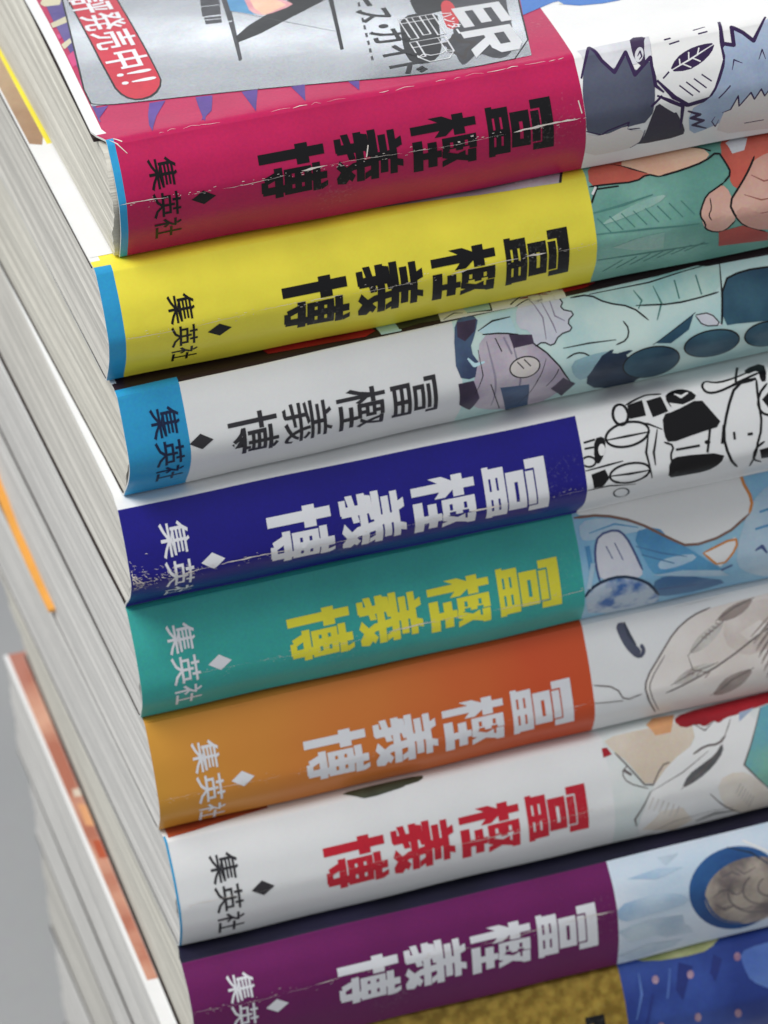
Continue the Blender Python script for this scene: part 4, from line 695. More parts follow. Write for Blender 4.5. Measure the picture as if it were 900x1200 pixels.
   ('teal_deep','P',[(78.03,11.61),(78.1,12.57),(77.87,13.67),(77.34,14.7),(76.56,15.55),(75.53,15.87),(74.35,15.59),(73.13,14.78),(72.09,13.79),(71.31,12.71),(70.9,11.69),(70.91,10.9),(71.31,10.31),(72.04,9.89),(73.0,9.63),(74.09,9.54),(75.2,9.63),(76.23,9.89),(77.08,10.27),(77.69,10.86)]),
   ('ink','L0.2',[(78.03,11.61),(78.1,12.57),(77.87,13.67),(77.34,14.7),(76.56,15.55),(75.53,15.87),(74.35,15.59),(73.13,14.78),(72.09,13.79),(71.31,12.71),(70.9,11.69),(70.91,10.9),(71.31,10.31),(72.04,9.89),(73.0,9.63),(74.09,9.54),(75.2,9.63),(76.23,9.89),(77.08,10.27),(77.69,10.86),(78.03,11.61)]),
   ('teal_deep','P',[(84.55,12.36),(84.7,13.43),(84.58,14.53),(84.25,15.6),(83.67,16.38),(82.85,16.63),(81.87,16.25),(80.83,15.36),(79.89,14.25),(79.2,13.14),(78.8,12.12),(78.75,11.31),(79.03,10.73),(79.58,10.31),(80.34,10.1),(81.21,10.03),(82.1,10.13),(82.94,10.4),(83.65,10.85),(84.2,11.49)]),
   ('ink','L0.2',[(84.55,12.36),(84.7,13.43),(84.58,14.53),(84.25,15.6),(83.67,16.38),(82.85,16.63),(81.87,16.25),(80.83,15.36),(79.89,14.25),(79.2,13.14),(78.8,12.12),(78.75,11.31),(79.03,10.73),(79.58,10.31),(80.34,10.1),(81.21,10.03),(82.1,10.13),(82.94,10.4),(83.65,10.85),(84.2,11.49),(84.55,12.36)]),
   ('teal_deep','P',[(92.09,12.82),(92.26,14.06),(92.19,15.46),(91.83,16.76),(91.13,17.55),(90.15,17.7),(88.98,17.2),(87.75,16.14),(86.64,14.8),(85.84,13.58),(85.39,12.45),(85.33,11.57),(85.65,10.93),(86.3,10.51),(87.17,10.25),(88.17,10.19),(89.2,10.28),(90.18,10.58),(91.0,11.05),(91.65,11.78)]),
   ('ink','L0.2',[(92.09,12.82),(92.26,14.06),(92.19,15.46),(91.83,16.76),(91.13,17.55),(90.15,17.7),(88.98,17.2),(87.75,16.14),(86.64,14.8),(85.84,13.58),(85.39,12.45),(85.33,11.57),(85.65,10.93),(86.3,10.51),(87.17,10.25),(88.17,10.19),(89.2,10.28),(90.18,10.58),(91.0,11.05),(91.65,11.78),(92.09,12.82)])],
 3: [
   ('ink','L0.3',[(66.76,4.98),(66.65,5.43),(66.27,5.86),(65.68,6.21),(64.91,6.44),(64.06,6.55),(63.19,6.51),(62.4,6.34),(61.76,6.04),(61.34,5.64),(61.17,5.19),(61.28,4.73),(61.66,4.31),(62.26,3.96),(63.03,3.72),(63.89,3.62),(64.76,3.65),(65.55,3.83),(66.19,4.13),(66.6,4.53),(66.76,4.98)]),
   ('ink','L0.28',[(61.18,5.27),(63.92,5.29),(66.67,5.31)]),
   ('ink','L0.28',[(66.11,9.87),(66.02,10.24),(65.69,10.61),(65.17,10.91),(64.5,11.19),(63.71,11.29),(62.9,11.19),(62.13,10.93),(61.51,10.65),(61.12,10.3),(60.96,9.93),(61.06,9.55),(61.4,9.21),(61.95,8.93),(62.65,8.75),(63.44,8.69),(64.24,8.74),(64.97,8.9),(65.56,9.16),(65.95,9.5),(66.11,9.87)]),
   ('ink','L0.28',[(61.02,9.83),(63.52,10.01),(65.92,10.06)]),
   ('ink','P',[(59.75,4.77),(60.97,4.69),(61.1,5.68),(60.52,7.19),(59.73,8.13),(59.31,7.27)]),
   ('ink','P',[(58.71,9.14),(60.5,8.84),(60.89,10.03),(59.95,11.04),(58.85,11.04)]),
   ('ink','L0.25',[(58.39,5.03),(59.83,4.89)]),
   ('ink','L0.25',[(58.36,5.78),(59.55,5.8)]),
   ('ink','L0.25',[(59.47,7.63),(59.4,7.83),(59.26,7.98),(59.05,8.08),(58.8,8.13),(58.53,8.11),(58.28,8.02),(58.05,7.88),(57.89,7.7),(57.79,7.5),(57.78,7.29),(57.85,7.1),(58.0,6.95),(58.21,6.85),(58.46,6.8),(58.73,6.83),(58.98,6.91),(59.2,7.05),(59.37,7.22),(59.46,7.43),(59.47,7.63)]),
   ('ink','L0.25',[(58.03,8.55),(60.9,8.36),(62.89,8.22)]),
   ('ink','L0.22',[(57.87,11.24),(60.93,11.14),(64.28,11.89)]),
   ('ink','L0.2',[(63.59,13.61),(63.65,14.14),(63.62,14.67),(63.53,15.27),(63.35,15.67),(63.07,15.79),(62.71,15.51),(62.35,15.08),(62.0,14.48),(61.77,13.99),(61.62,13.5),(61.59,13.1),(61.67,12.75),(61.83,12.48),(62.07,12.32),(62.36,12.27),(62.67,12.34),(62.98,12.53),(63.25,12.82),(63.46,13.2),(63.59,13.61)]),
   ('art_white','P',[(60.87,6.39),(60.81,6.61),(60.72,6.8),(60.6,6.95),(60.46,7.03),(60.33,7.04),(60.2,6.98),(60.1,6.85),(60.03,6.67),(60.01,6.45),(60.02,6.22),(60.08,6.0),(60.18,5.81),(60.3,5.67),(60.44,5.59),(60.58,5.58),(60.7,5.64),(60.8,5.77),(60.86,5.95),(60.89,6.16)]),
   ('ink','L0.35',[(64.59,2.58),(64.53,2.96),(64.37,3.31),(64.15,3.58),(63.87,3.76),(63.57,3.81),(63.28,3.74),(63.01,3.55),(62.81,3.27),(62.68,2.91),(62.65,2.52),(62.71,2.13),(62.86,1.78),(63.1,1.48),(63.4,1.28),(63.71,1.21),(64.0,1.3),(64.24,1.51),(64.43,1.83),(64.55,2.19),(64.59,2.58)]),
   ('ink','L0.3',[(64.51,1.51),(66.87,0.64),(67.58,0.49),(69.31,0.95)]),
   ('ink','P',[(64.71,1.57),(66.68,1.25),(66.76,3.29),(64.66,3.3)]),
   ('ink','P',[(67.16,1.5),(69.09,1.32),(69.62,3.33),(67.56,3.67)]),
   ('ink','L0.25',[(64.3,3.44),(66.86,4.38),(68.43,5.35)]),
   ('ink','P',[(69.46,1.54),(70.46,0.82),(71.7,0.73),(72.82,1.36),(73.69,2.32),(71.7,2.89),(70.2,3.23)]),
   ('art_white','L0.35',[(70.84,1.37),(71.58,1.9),(72.55,1.57)]),
   ('art_white','P',[(69.95,2.32),(71.6,2.87),(73.54,2.51),(72.19,3.2),(70.39,3.38)]),
   ('ink','P',[(68.79,3.59),(70.36,3.48),(73.88,2.47),(74.85,4.17),(76.2,6.38),(72.61,6.73),(68.97,7.27),(68.5,6.11)]),
   ('ink','L0.3',[(76.2,6.38),(75.65,8.68)]),
   ('ink','L0.3',[(66.73,5.0),(65.92,7.73),(66.31,11.24)]),
   ('ink','L0.3',[(67.79,5.22),(66.88,7.93),(66.87,9.58)]),
   ('ink','L0.25',[(68.36,6.94),(69.58,7.62),(68.84,8.89),(69.23,10.08)]),
   ('ink','L0.3',[(69.72,8.2),(72.81,8.3)]),
   ('ink','L0.3',[(74.44,6.34),(73.66,9.37)]),
   ('ink','P',[(74.22,8.16),(74.19,8.24),(74.13,8.3),(74.04,8.34),(73.93,8.36),(73.81,8.35),(73.69,8.31),(73.59,8.25),(73.52,8.17),(73.47,8.09),(73.47,8.0),(73.5,7.92),(73.56,7.86),(73.65,7.82),(73.77,7.8),(73.88,7.81),(74.0,7.85),(74.1,7.91),(74.17,7.99),(74.22,8.07)]),
   ('ink','P',[(68.66,9.4),(70.04,9.04),(75.94,9.86),(75.2,11.31),(73.53,12.44),(70.37,12.11),(68.36,11.93)]),
   ('ink','L0.35',[(81.35,1.64),(78.66,1.72),(76.97,4.6),(75.91,7.63),(76.31,10.5),(77.68,13.32)]),
   ('ink','L0.3',[(81.35,1.64),(81.08,3.92),(81.01,7.58),(79.91,10.16),(79.36,14.01)]),
   ('art_white','P',[(74.36,1.37),(75.34,0.42),(77.49,1.27),(82.99,-0.26),(82.85,0.83),(77.26,2.08),(75.57,2.27),(74.66,1.88)]),
   ('ink','L0.3',[(82.91,0.67),(77.26,2.08),(75.57,2.27),(74.66,1.88),(74.44,1.14),(75.15,0.33),(76.02,1.03),(77.53,1.16),(80.13,0.68),(83.07,-0.49)]),
   ('ink','P',[(80.55,-0.61),(83.27,-1.46),(82.69,2.09),(81.79,2.13),(82.03,0.33),(80.28,0.91)]),
   ('ink','L0.3',[(79.93,-1.46),(78.72,1.59)]),
   ('ink','P',[(81.57,4.24),(82.49,3.56),(85.81,3.69),(86.48,5.97),(82.55,6.15)]),
   ('ink','L0.3',[(82.62,2.4),(81.27,3.53),(80.84,5.16),(81.64,6.28),(83.59,6.57)]),
   ('ink','L0.3',[(81.1,9.49),(79.69,10.23),(79.53,12.09),(80.84,13.44)]),
   ('ink','P',[(80.34,10.49),(84.79,10.15),(85.03,13.16),(80.69,12.39)]),
   ('ink','L0.3',[(77.37,7.49),(77.34,8.48)]),
   ('ink','L0.35',[(79.05,8.17),(79.71,8.2)]),
   ('ink','P',[(87.22,2.35),(92.31,2.07),(91.54,9.8),(87.04,9.96)]),
   ('ink','L0.3',[(95.8,7.36),(95.57,8.52),(95.2,9.53),(94.73,10.33),(94.23,10.84),(93.72,10.94),(93.2,10.55),(92.79,9.88),(92.54,8.96),(92.45,7.86),(92.54,6.68),(92.81,5.55),(93.23,4.58),(93.75,3.84),(94.3,3.41),(94.84,3.33),(95.3,3.61),(95.64,4.22),(95.85,5.1),(95.89,6.17),(95.8,7.36)])],
 4: [
   ('art_white','P',[(57.49,1.77),(58.39,-0.37),(68.14,0.11),(80.45,-0.23),(79.8,1.82),(80.79,4.78),(80.03,6.38),(76.54,8.42),(71.72,8.95),(69.36,7.29),(65.4,4.22),(61.27,2.47)]),
   ('sky_pale','P',[(58.17,2.79),(61.2,2.78),(65.35,4.43),(67.37,5.63),(63.47,5.45),(58.98,5.36),(57.95,4.91)]),
   ('mid_blue','P',[(64.59,5.47),(67.99,5.32),(69.34,7.39),(71.7,9.18),(74.79,12.2),(76.19,13.85),(66.86,11.8),(65.85,9.79)]),
   ('deep_blue','P',[(66.86,12.22),(70.5,12.45),(77.45,16.66),(73.27,17.66),(67.41,16.56),(66.54,13.92)]),
   ('sky_pale','P',[(67.25,10.35),(68.01,9.72),(71.84,9.78),(72.64,10.66),(69.99,11.23),(67.71,11.14)]),
   ('sky_pale','P',[(66.54,11.59),(70.51,11.88),(75.61,13.34),(76.85,14.87),(70.5,12.9)]),
   ('art_white2','P',[(60.21,4.86),(61.39,4.57),(62.73,4.63),(63.76,5.73),(64.43,7.77),(65.24,10.11),(65.19,11.5),(63.18,11.13),(59.8,10.89),(59.38,8.31),(59.56,6.46)]),
   ('blue_ink','L0.3',[(59.58,10.84),(59.35,8.53),(59.56,6.46),(60.32,4.88),(62.73,4.63),(63.76,5.73),(64.53,7.9),(65.29,10.58)]),
   ('dapple_blue','P',[(57.46,12.6),(58.28,11.47),(60.16,10.74),(62.42,10.83),(64.6,11.72),(66.29,13.21),(67.54,15.87),(67.89,18.41),(58.51,17.75)]),
   ('navy_art','L0.4',[(57.46,12.6),(58.28,11.47),(60.16,10.74),(62.43,10.72),(64.61,11.6),(66.29,13.06),(67.54,15.87)]),
   ('sky_pale','P',[(80.79,4.78),(83.13,3.3),(89.99,3.0),(89.17,18.41),(82.39,17.85),(79.78,15.64),(77.52,12.96),(77.92,9.99),(79.19,7.32)]),
   ('art_white','P',[(73.38,10.13),(77.83,8.94),(77.87,10.32),(75.48,12.69)]),
   ('orange_line','L0.3',[(73.38,10.13),(77.83,8.94),(77.87,10.32),(75.48,12.69),(73.38,10.13)]),
   ('brown_line','L0.35',[(57.64,2.13),(61.27,2.47),(65.4,4.22),(69.36,7.29),(71.72,8.95),(76.54,8.42),(80.03,6.38)]),
   ('orange_line','L0.4',[(80.03,6.38),(80.79,4.78),(79.8,1.82),(80.12,0.08)]),
   ('blue_ink','L0.5',[(80.16,11.32),(81.1,10.95),(81.69,12.08)]),
   ('blue_ink','L0.3',[(77.06,12.84),(75.61,13.34)]),
   ('deep_blue','L0.2',[(64.84,7.3),(68.01,8.92),(71.24,10.11)]),
   ('deep_blue','L0.16',[(65.45,8.57),(69.48,10.63)]),
   ('mid_blue','L0.25',[(59.17,4.42),(62.64,3.96),(65.58,5.03)]),
   ('blue_ink','L0.14',[(61.03,6.46),(61.65,8.26)]),
   ('blue_ink','L0.14',[(62.19,6.27),(62.94,8.67)]),
   ('mid_blue','L0.3',[(81.39,6.46),(84.87,6.11)]),
   ('mid_blue','L0.3',[(80.5,8.52),(85.12,8.2)]),
   ('blue_ink','L0.16',[(67.35,14.22),(72.97,15.5)]),
   ('mid_blue','L0.6',[(58.65,5.93),(58.71,9.06)]),
   ('sky_pale','L0.6',[(58.06,11.42),(59.05,8.23)])],
 5: [
   ('warm_white','P',[(64.07,12.26),(64.28,10.24),(66.73,7.32),(68.86,5.0),(71.44,3.57),(74.07,3.04),(88.79,2.73),(87.79,18.15),(80.88,18.15),(66.25,18.29)]),
   ('sketch_wash','P',[(75.99,3.69),(81.75,3.4),(88.57,3.79),(87.62,9.2),(80.67,9.97),(77.41,10.38),(74.81,7.71)]),
   ('warm_white','P',[(77.19,7.11),(80.12,5.95),(81.61,7.29),(78.58,8.57)]),
   ('slate','L1.2',[(62.04,2.48),(62.29,4.08),(62.9,5.66),(63.74,6.75)]),
   ('slate_line','L0.5',[(62.63,2.39),(62.97,4.12),(63.6,5.6)]),
   ('slate','L0.5',[(64.27,5.64),(64.56,6.6),(63.89,7.24),(63.08,6.6)]),
   ('sketch','L0.22',[(65.62,17.0),(63.96,12.23),(64.28,10.24),(66.73,7.32),(68.86,5.0),(71.44,3.57),(74.07,3.04)]),
   ('sketch','L0.15',[(66.04,16.68),(64.52,12.23),(64.8,10.59),(67.12,7.75)]),
   ('sketch','L0.18',[(57.32,9.54),(60.27,10.47),(61.2,12.72),(63.5,12.24)]),
   ('sketch','L0.12',[(57.23,11.99),(60.97,12.65)]),
   ('sketch_pale','P',[(67.37,11.9),(69.13,10.53),(71.5,9.92),(73.97,10.27),(71.99,11.44),(69.63,12.21)]),
   ('sketch','L0.2',[(67.37,11.9),(70.46,10.84),(73.97,10.27)]),
   ('sketch_pale','P',[(70.1,8.45),(71.3,6.67),(73.36,5.45),(75.74,4.98),(74.51,6.72),(72.45,8.08)]),
   ('sketch','L0.2',[(70.1,8.45),(72.7,6.54),(75.74,4.98)]),
   ('sketch_mid','P',[(72.7,15.42),(74.17,12.86),(76.04,12.18),(78.59,12.1),(77.17,14.2),(74.82,15.89)]),
   ('sketch','L0.22',[(72.7,15.42),(75.55,13.12),(78.59,12.1)]),
   ('sketch_mid','P',[(74.39,4.9),(75.99,3.69),(78.17,3.06),(80.0,3.02),(78.57,4.48),(76.38,5.23)]),
   ('sketch','L0.2',[(74.39,4.9),(77.13,3.72),(80.0,3.02)]),
   ('sketch','L0.25',[(66.65,12.95),(69.64,12.09),(74.88,10.37),(81.06,7.17),(88.34,4.85)]),
   ('sketch','L0.15',[(70.1,8.45),(70.5,10.5),(72.46,11.31)]),
   ('sketch_mid','L0.18',[(70.53,10.28),(69.76,10.91)]),
   ('sketch_mid','L0.18',[(71.07,10.52),(70.3,11.16)]),
   ('sketch_mid','L0.18',[(71.61,10.76),(70.85,11.41)]),
   ('sketch_mid','L0.18',[(72.15,11.0),(71.4,11.66)]),
   ('sketch_mid','L0.18',[(72.69,11.24),(71.94,11.91)]),
   ('sketch_mid','L0.16',[(72.26,6.44),(72.89,6.81)]),
   ('sketch_mid','L0.16',[(72.78,6.11),(73.41,6.47)]),
   ('sketch_mid','L0.16',[(73.3,5.78),(73.92,6.14)]),
   ('sketch_mid','L0.16',[(73.82,5.44),(74.44,5.81)]),
   ('sketch_mid','L0.16',[(74.35,5.11),(74.96,5.47)]),
   ('sketch_mid','L0.16',[(74.87,4.78),(75.48,5.14)]),
   ('sketch_mid','L0.3',[(78.67,7.9),(80.74,6.31),(83.64,4.26)]),
   ('sketch_mid','L0.3',[(78.88,8.87),(80.84,7.12),(83.49,5.0)]),
   ('sketch_mid','L0.3',[(79.09,9.84),(80.94,7.95),(83.35,5.75)]),
   ('sketch_mid','L0.3',[(79.3,10.82),(81.06,8.78),(83.21,6.51)]),
   ('sketch_mid','L0.3',[(79.53,11.82),(81.18,9.62),(83.09,7.28)]),
   ('sketch_mid','L0.3',[(79.81,12.94),(81.29,10.46),(82.98,8.05)]),
   ('sketch_mid','L0.3',[(80.18,14.22),(81.41,11.3),(82.88,8.84)]),
   ('sketch_mid','L0.3',[(80.74,16.14),(81.55,12.17),(82.77,9.63)]),
   ('sketch_mid','L0.3',[(81.37,18.15),(81.77,13.21),(82.67,10.42)]),
   ('sketch_mid','L0.3',[(81.49,18.15),(82.03,14.35),(82.57,11.21)]),
   ('sketch_mid','L0.3',[(81.6,18.15),(82.47,16.04),(82.48,12.03)]),
   ('sketch','L0.16',[(79.05,8.45),(81.14,6.62),(84.01,4.67)]),
   ('sketch','L0.16',[(79.26,9.42),(81.25,7.44),(83.87,5.42)]),
   ('sketch','L0.16',[(79.47,10.39),(81.36,8.27),(83.73,6.17)]),
   ('sketch','L0.16',[(79.69,11.38),(81.47,9.11),(83.6,6.93)]),
   ('sketch','L0.16',[(79.94,12.42),(81.59,9.95),(83.48,7.71)]),
   ('sketch','L0.16',[(80.27,13.64),(81.71,10.79),(83.38,8.49)]),
   ('sketch','L0.16',[(80.73,15.2),(81.83,11.63),(83.27,9.28)]),
   ('sketch','L0.16',[(81.41,17.49),(82.0,12.56),(83.17,10.07)]),
   ('sketch','L0.16',[(81.7,18.15),(82.23,13.63),(83.07,10.86)]),
   ('sketch','L0.16',[(81.82,18.15),(82.55,14.93),(82.98,11.66)]),
   ('sketch','L0.16',[(81.97,18.29),(83.06,16.86),(82.92,12.53)])],
 6: [
   ('rust','P',[(-0.23,0.98),(1.02,0.37),(7.8,0.11),(13.36,0.24),(12.05,2.69),(1.19,3.04)]),
   ('leaf_dark','P',[(23.0,0.29),(27.96,0.32),(34.12,0.49),(33.94,1.34),(31.14,1.62),(26.32,2.0),(25.11,1.5)]),
   ('sketch','L0.25',[(12.06,0.89),(16.68,0.39)]),
   ('beige_pale','P',[(57.75,1.31),(64.07,1.27),(69.66,1.77),(69.61,4.55),(65.83,6.28),(62.69,9.33),(60.36,4.9),(58.79,3.2)]),
   ('rust_pale','P',[(63.9,0.71),(65.18,-0.37),(67.92,0.04),(66.74,2.56),(64.68,2.54)]),
   ('art_white','P',[(62.69,9.33),(60.65,14.15),(61.53,17.91),(70.4,17.94),(79.07,17.91),(85.56,17.91),(85.37,11.86),(79.0,13.65),(75.42,8.71),(78.93,2.08),(71.81,2.37),(69.61,4.55),(65.83,6.28)]),
   ('cover_red','P',[(67.33,1.11),(69.05,0.12),(74.91,-0.13),(87.78,-0.43),(87.25,1.0),(79.09,1.89),(75.98,2.3),(74.12,2.33),(73.08,2.88),(72.52,2.3),(71.23,2.91),(70.46,2.28),(68.36,2.48)]),
   ('blue_green','P',[(78.93,2.08),(87.42,0.55),(85.82,17.91),(79.03,14.02),(75.4,8.83)]),
   ('sketch','L0.25',[(79.03,14.02),(75.4,8.83),(78.93,2.08)]),
   ('beige_wash','P',[(71.55,10.15),(74.53,9.33),(77.01,11.15),(79.09,14.63),(79.39,17.91),(74.46,17.91),(72.07,13.85)]),
   ('beige_wash','P',[(61.48,15.89),(63.94,12.77),(66.82,13.04),(68.44,16.26),(65.9,17.94)]),
   ('slate_grey','P',[(66.72,10.19),(67.89,8.48),(69.86,7.56),(71.84,6.63),(72.99,5.31),(73.01,6.44),(71.38,8.14),(69.12,9.47)]),
   ('sketch','L0.2',[(66.72,10.19),(69.98,8.28),(73.06,5.55)]),
   ('sketch','L0.3',[(68.98,5.97),(70.72,5.24),(72.51,5.42),(73.61,4.56)]),
   ('sketch','L0.16',[(72.99,5.31),(74.18,3.57),(74.76,2.59)]),
   ('sketch','L0.2',[(58.96,3.46),(60.25,5.44),(62.67,9.44),(64.65,6.46),(65.83,6.28)]),
   ('sketch','L0.14',[(60.25,5.44),(59.28,6.23),(59.95,7.75),(62.5,9.05)]),
   ('sketch','L0.35',[(59.59,5.84),(60.57,6.75)]),
   ('sketch','L0.25',[(60.69,14.74),(60.39,13.22),(62.66,9.55)]),
   ('sketch','L0.16',[(62.66,9.55),(67.27,8.0),(71.03,5.99)]),
   ('sketch','L0.14',[(61.6,17.91),(65.81,15.53),(71.59,15.17)]),
   ('cover_red','P',[(57.44,2.56),(58.12,2.61),(58.58,3.6),(57.39,3.77)]),
   ('sketch','L0.25',[(70.55,11.88),(72.75,15.07),(75.15,17.74)]),
   ('slate_grey','L0.5',[(68.85,16.89),(71.46,16.16),(74.32,16.65)]),
   ('sketch','L0.14',[(69.37,16.25),(71.86,15.49),(73.97,15.61)]),
   ('sketch','L0.18',[(69.8,2.14),(71.13,3.33),(72.49,2.41)]),
   ('blue_grey','P',[(76.03,2.09),(78.16,1.9),(75.75,3.26)]),
   ('sketch_pale','L0.2',[(63.01,10.35),(62.23,11.99)]),
   ('sketch_pale','L0.2',[(63.66,10.75),(62.91,12.47)]),
   ('sketch_pale','L0.2',[(64.32,11.19),(63.59,12.95)]),
   ('sketch_pale','L0.2',[(65.0,11.66),(64.29,13.47)]),
   ('sketch_pale','L0.2',[(65.68,12.14),(65.0,14.05)]),
   ('sketch_pale','L0.2',[(66.36,12.63),(65.74,14.69)]),
   ('sketch_pale','L0.18',[(74.7,11.35),(74.0,12.89)]),
   ('sketch_pale','L0.18',[(75.04,11.87),(74.37,13.47)]),
   ('sketch_pale','L0.18',[(75.39,12.41),(74.75,14.13)]),
   ('sketch_pale','L0.18',[(75.73,12.95),(75.17,14.88)]),
   ('sketch_pale','L0.18',[(76.1,13.55),(75.61,15.71)]),
   ('sketch_pale','L0.18',[(76.5,14.22),(76.06,16.59)])],
 7: [
   ('blue_streak','P',[(56.52,7.39),(60.95,7.06),(64.9,7.51),(66.73,9.28),(60.72,9.82),(56.77,10.05)]),
   ('blue_streak2','P',[(56.48,11.34),(60.69,10.65),(65.3,11.15),(65.56,13.43),(58.34,13.81)]),
   ('blue_streak2','P',[(63.15,2.5),(66.0,2.61),(63.95,3.71)]),
   ('blue_streak2','P',[(56.58,15.97),(60.73,15.09),(65.48,15.94),(64.37,16.98),(58.54,17.52)]),
   ('blue_streak','P',[(58.64,4.25),(62.76,3.88),(66.07,4.43),(62.45,5.14)]),
   ('blue_streak2','P',[(60.65,12.69),(66.02,13.26),(66.82,14.98),(63.05,14.59)]),
   ('ring_blue','P',[(78.79,8.04),(79.02,10.16),(78.66,12.26),(77.79,14.3),(76.45,15.91),(74.71,16.77),(72.71,16.7),(70.64,15.67),(68.74,13.88),(67.27,11.76),(66.42,9.63),(66.25,7.64),(66.85,6.04),(68.05,4.75),(69.73,3.83),(71.67,3.36),(73.64,3.4),(75.47,3.95),(77.0,4.95),(78.15,6.35)]),
   ('art_white','L0.3',[(74.63,2.93),(78.08,5.43)]),
   ('rock','P',[(80.47,9.27),(80.58,11.01),(80.11,12.74),(79.15,14.35),(77.74,15.54),(75.98,16.13),(74.05,16.01),(72.11,15.16),(70.39,13.71),(69.1,12.0),(68.4,10.28),(68.33,8.61),(68.94,7.26),(70.14,6.21),(71.75,5.49),(73.61,5.15),(75.52,5.22),(77.29,5.7),(78.78,6.55),(79.83,7.7)]),
   ('rock_dark','L0.22',[(80.55,9.48),(80.64,10.28),(80.55,11.05),(80.29,11.81),(79.86,12.5),(79.3,13.14),(78.61,13.63),(77.81,13.97),(76.93,14.12),(76.01,14.07),(75.09,13.82),(74.19,13.4),(73.38,12.84),(72.67,12.17),(72.12,11.45),(71.74,10.69),(71.53,9.91),(71.51,9.14),(71.68,8.43),(72.06,7.83),(72.61,7.35)]),
   ('rock_dark','L0.22',[(79.39,11.48),(79.1,11.88),(78.74,12.21),(78.31,12.46),(77.84,12.65),(77.32,12.74),(76.79,12.74),(76.24,12.63),(75.71,12.44),(75.2,12.18),(74.74,11.84),(74.34,11.45),(74.02,11.03),(73.77,10.58),(73.62,10.1),(73.56,9.63),(73.59,9.17),(73.72,8.72),(73.95,8.35),(74.26,8.03),(74.66,7.79)]),
   ('rock_dark','L0.22',[(77.88,11.48),(77.65,11.52),(77.41,11.52),(77.17,11.49),(76.93,11.43),(76.7,11.33),(76.48,11.2),(76.28,11.05),(76.1,10.86),(75.94,10.66),(75.81,10.45),(75.72,10.22),(75.65,9.98),(75.63,9.75),(75.64,9.52),(75.68,9.31),(75.76,9.1),(75.87,8.92),(76.02,8.76),(76.19,8.63),(76.38,8.53)]),
   ('rock_dark','L0.2',[(69.39,9.48),(71.18,8.37),(72.52,10.14),(73.72,9.39)]),
   ('rock_dark','L0.18',[(70.16,11.72),(72.03,11.41),(73.69,12.89),(75.09,12.41)]),
   ('rock_dark','L0.18',[(72.72,5.97),(73.91,7.18),(75.64,6.68)]),
   ('ring_blue','L0.25',[(68.37,8.91),(69.0,11.37),(70.71,13.88),(73.64,15.74)]),
   ('rock_dark','L0.3',[(69.71,10.71),(71.1,12.02),(72.5,11.55)]),
   ('rock_dark','L0.3',[(70.8,6.88),(72.38,6.57),(73.42,7.28)]),
   ('rock_dark','L0.3',[(70.23,8.75),(71.63,8.75),(72.53,9.86)]),
   ('navy_art','L0.3',[(72.43,3.32),(75.33,4.68),(77.29,6.62)])],
 8: [
   ('yellow_green','P',[(60.08,0.4),(66.76,-0.68),(73.67,-1.32),(71.95,1.2),(69.42,2.0),(62.58,1.66)]),
   ('blue_light','P',[(74.55,2.89),(77.45,2.39),(85.63,2.34),(84.43,9.04),(78.07,8.76),(75.41,6.97),(74.79,5.08)]),
   ('blue_dark','P',[(66.43,2.48),(68.21,3.32),(67.15,5.12),(66.09,7.44),(65.4,5.88)]),
   ('blue_dark','P',[(71.18,2.39),(72.15,3.27),(70.72,5.92),(70.25,4.66)]),
   ('blue_light','L0.35',[(60.97,2.65),(60.84,5.42),(59.65,8.64)]),
   ('blue_light','L0.3',[(65.17,3.0),(64.1,6.74)]),
   ('blue_dark','L0.3',[(62.28,5.74),(60.92,9.54)]),
   ('pearl','P',[(63.43,4.08),(63.37,4.24),(63.28,4.38),(63.15,4.48),(63.01,4.53),(62.87,4.52),(62.74,4.47),(62.63,4.36),(62.56,4.22),(62.53,4.06),(62.54,3.89),(62.6,3.73),(62.7,3.59),(62.82,3.5),(62.96,3.45),(63.1,3.45),(63.23,3.51),(63.34,3.61),(63.41,3.75),(63.44,3.91)]),
   ('pearl','P',[(68.1,4.42),(68.05,4.58),(67.95,4.72),(67.83,4.82),(67.69,4.87),(67.55,4.87),(67.42,4.81),(67.31,4.71),(67.24,4.57),(67.2,4.4),(67.22,4.23),(67.27,4.07),(67.37,3.93),(67.49,3.83),(67.63,3.78),(67.77,3.79),(67.9,3.84),(68.01,3.94),(68.08,4.09),(68.11,4.25)]),
   ('pearl','P',[(74.65,3.47),(74.6,3.63),(74.5,3.77),(74.38,3.87),(74.24,3.92),(74.09,3.91),(73.96,3.86),(73.86,3.76),(73.78,3.62),(73.75,3.45),(73.77,3.28),(73.82,3.12),(73.92,2.98),(74.04,2.89),(74.18,2.84),(74.33,2.84),(74.46,2.89),(74.56,3.0),(74.64,3.14),(74.67,3.3)]),
   ('pearl','P',[(68.34,10.62),(68.32,10.85),(68.26,11.06),(68.15,11.2),(68.02,11.27),(67.88,11.26),(67.73,11.18),(67.6,11.02),(67.5,10.8),(67.43,10.56),(67.41,10.32),(67.44,10.09),(67.52,9.92),(67.62,9.79),(67.76,9.73),(67.9,9.73),(68.04,9.8),(68.16,9.93),(68.26,10.12),(68.32,10.37)]),
   ('pearl','P',[(73.83,11.6),(73.81,11.85),(73.75,12.06),(73.65,12.22),(73.52,12.29),(73.37,12.29),(73.23,12.2),(73.1,12.04),(72.99,11.82),(72.92,11.56),(72.89,11.3),(72.91,11.05),(72.97,10.84),(73.08,10.7),(73.21,10.63),(73.35,10.63),(73.49,10.71),(73.62,10.87),(73.73,11.08),(73.8,11.33)]),
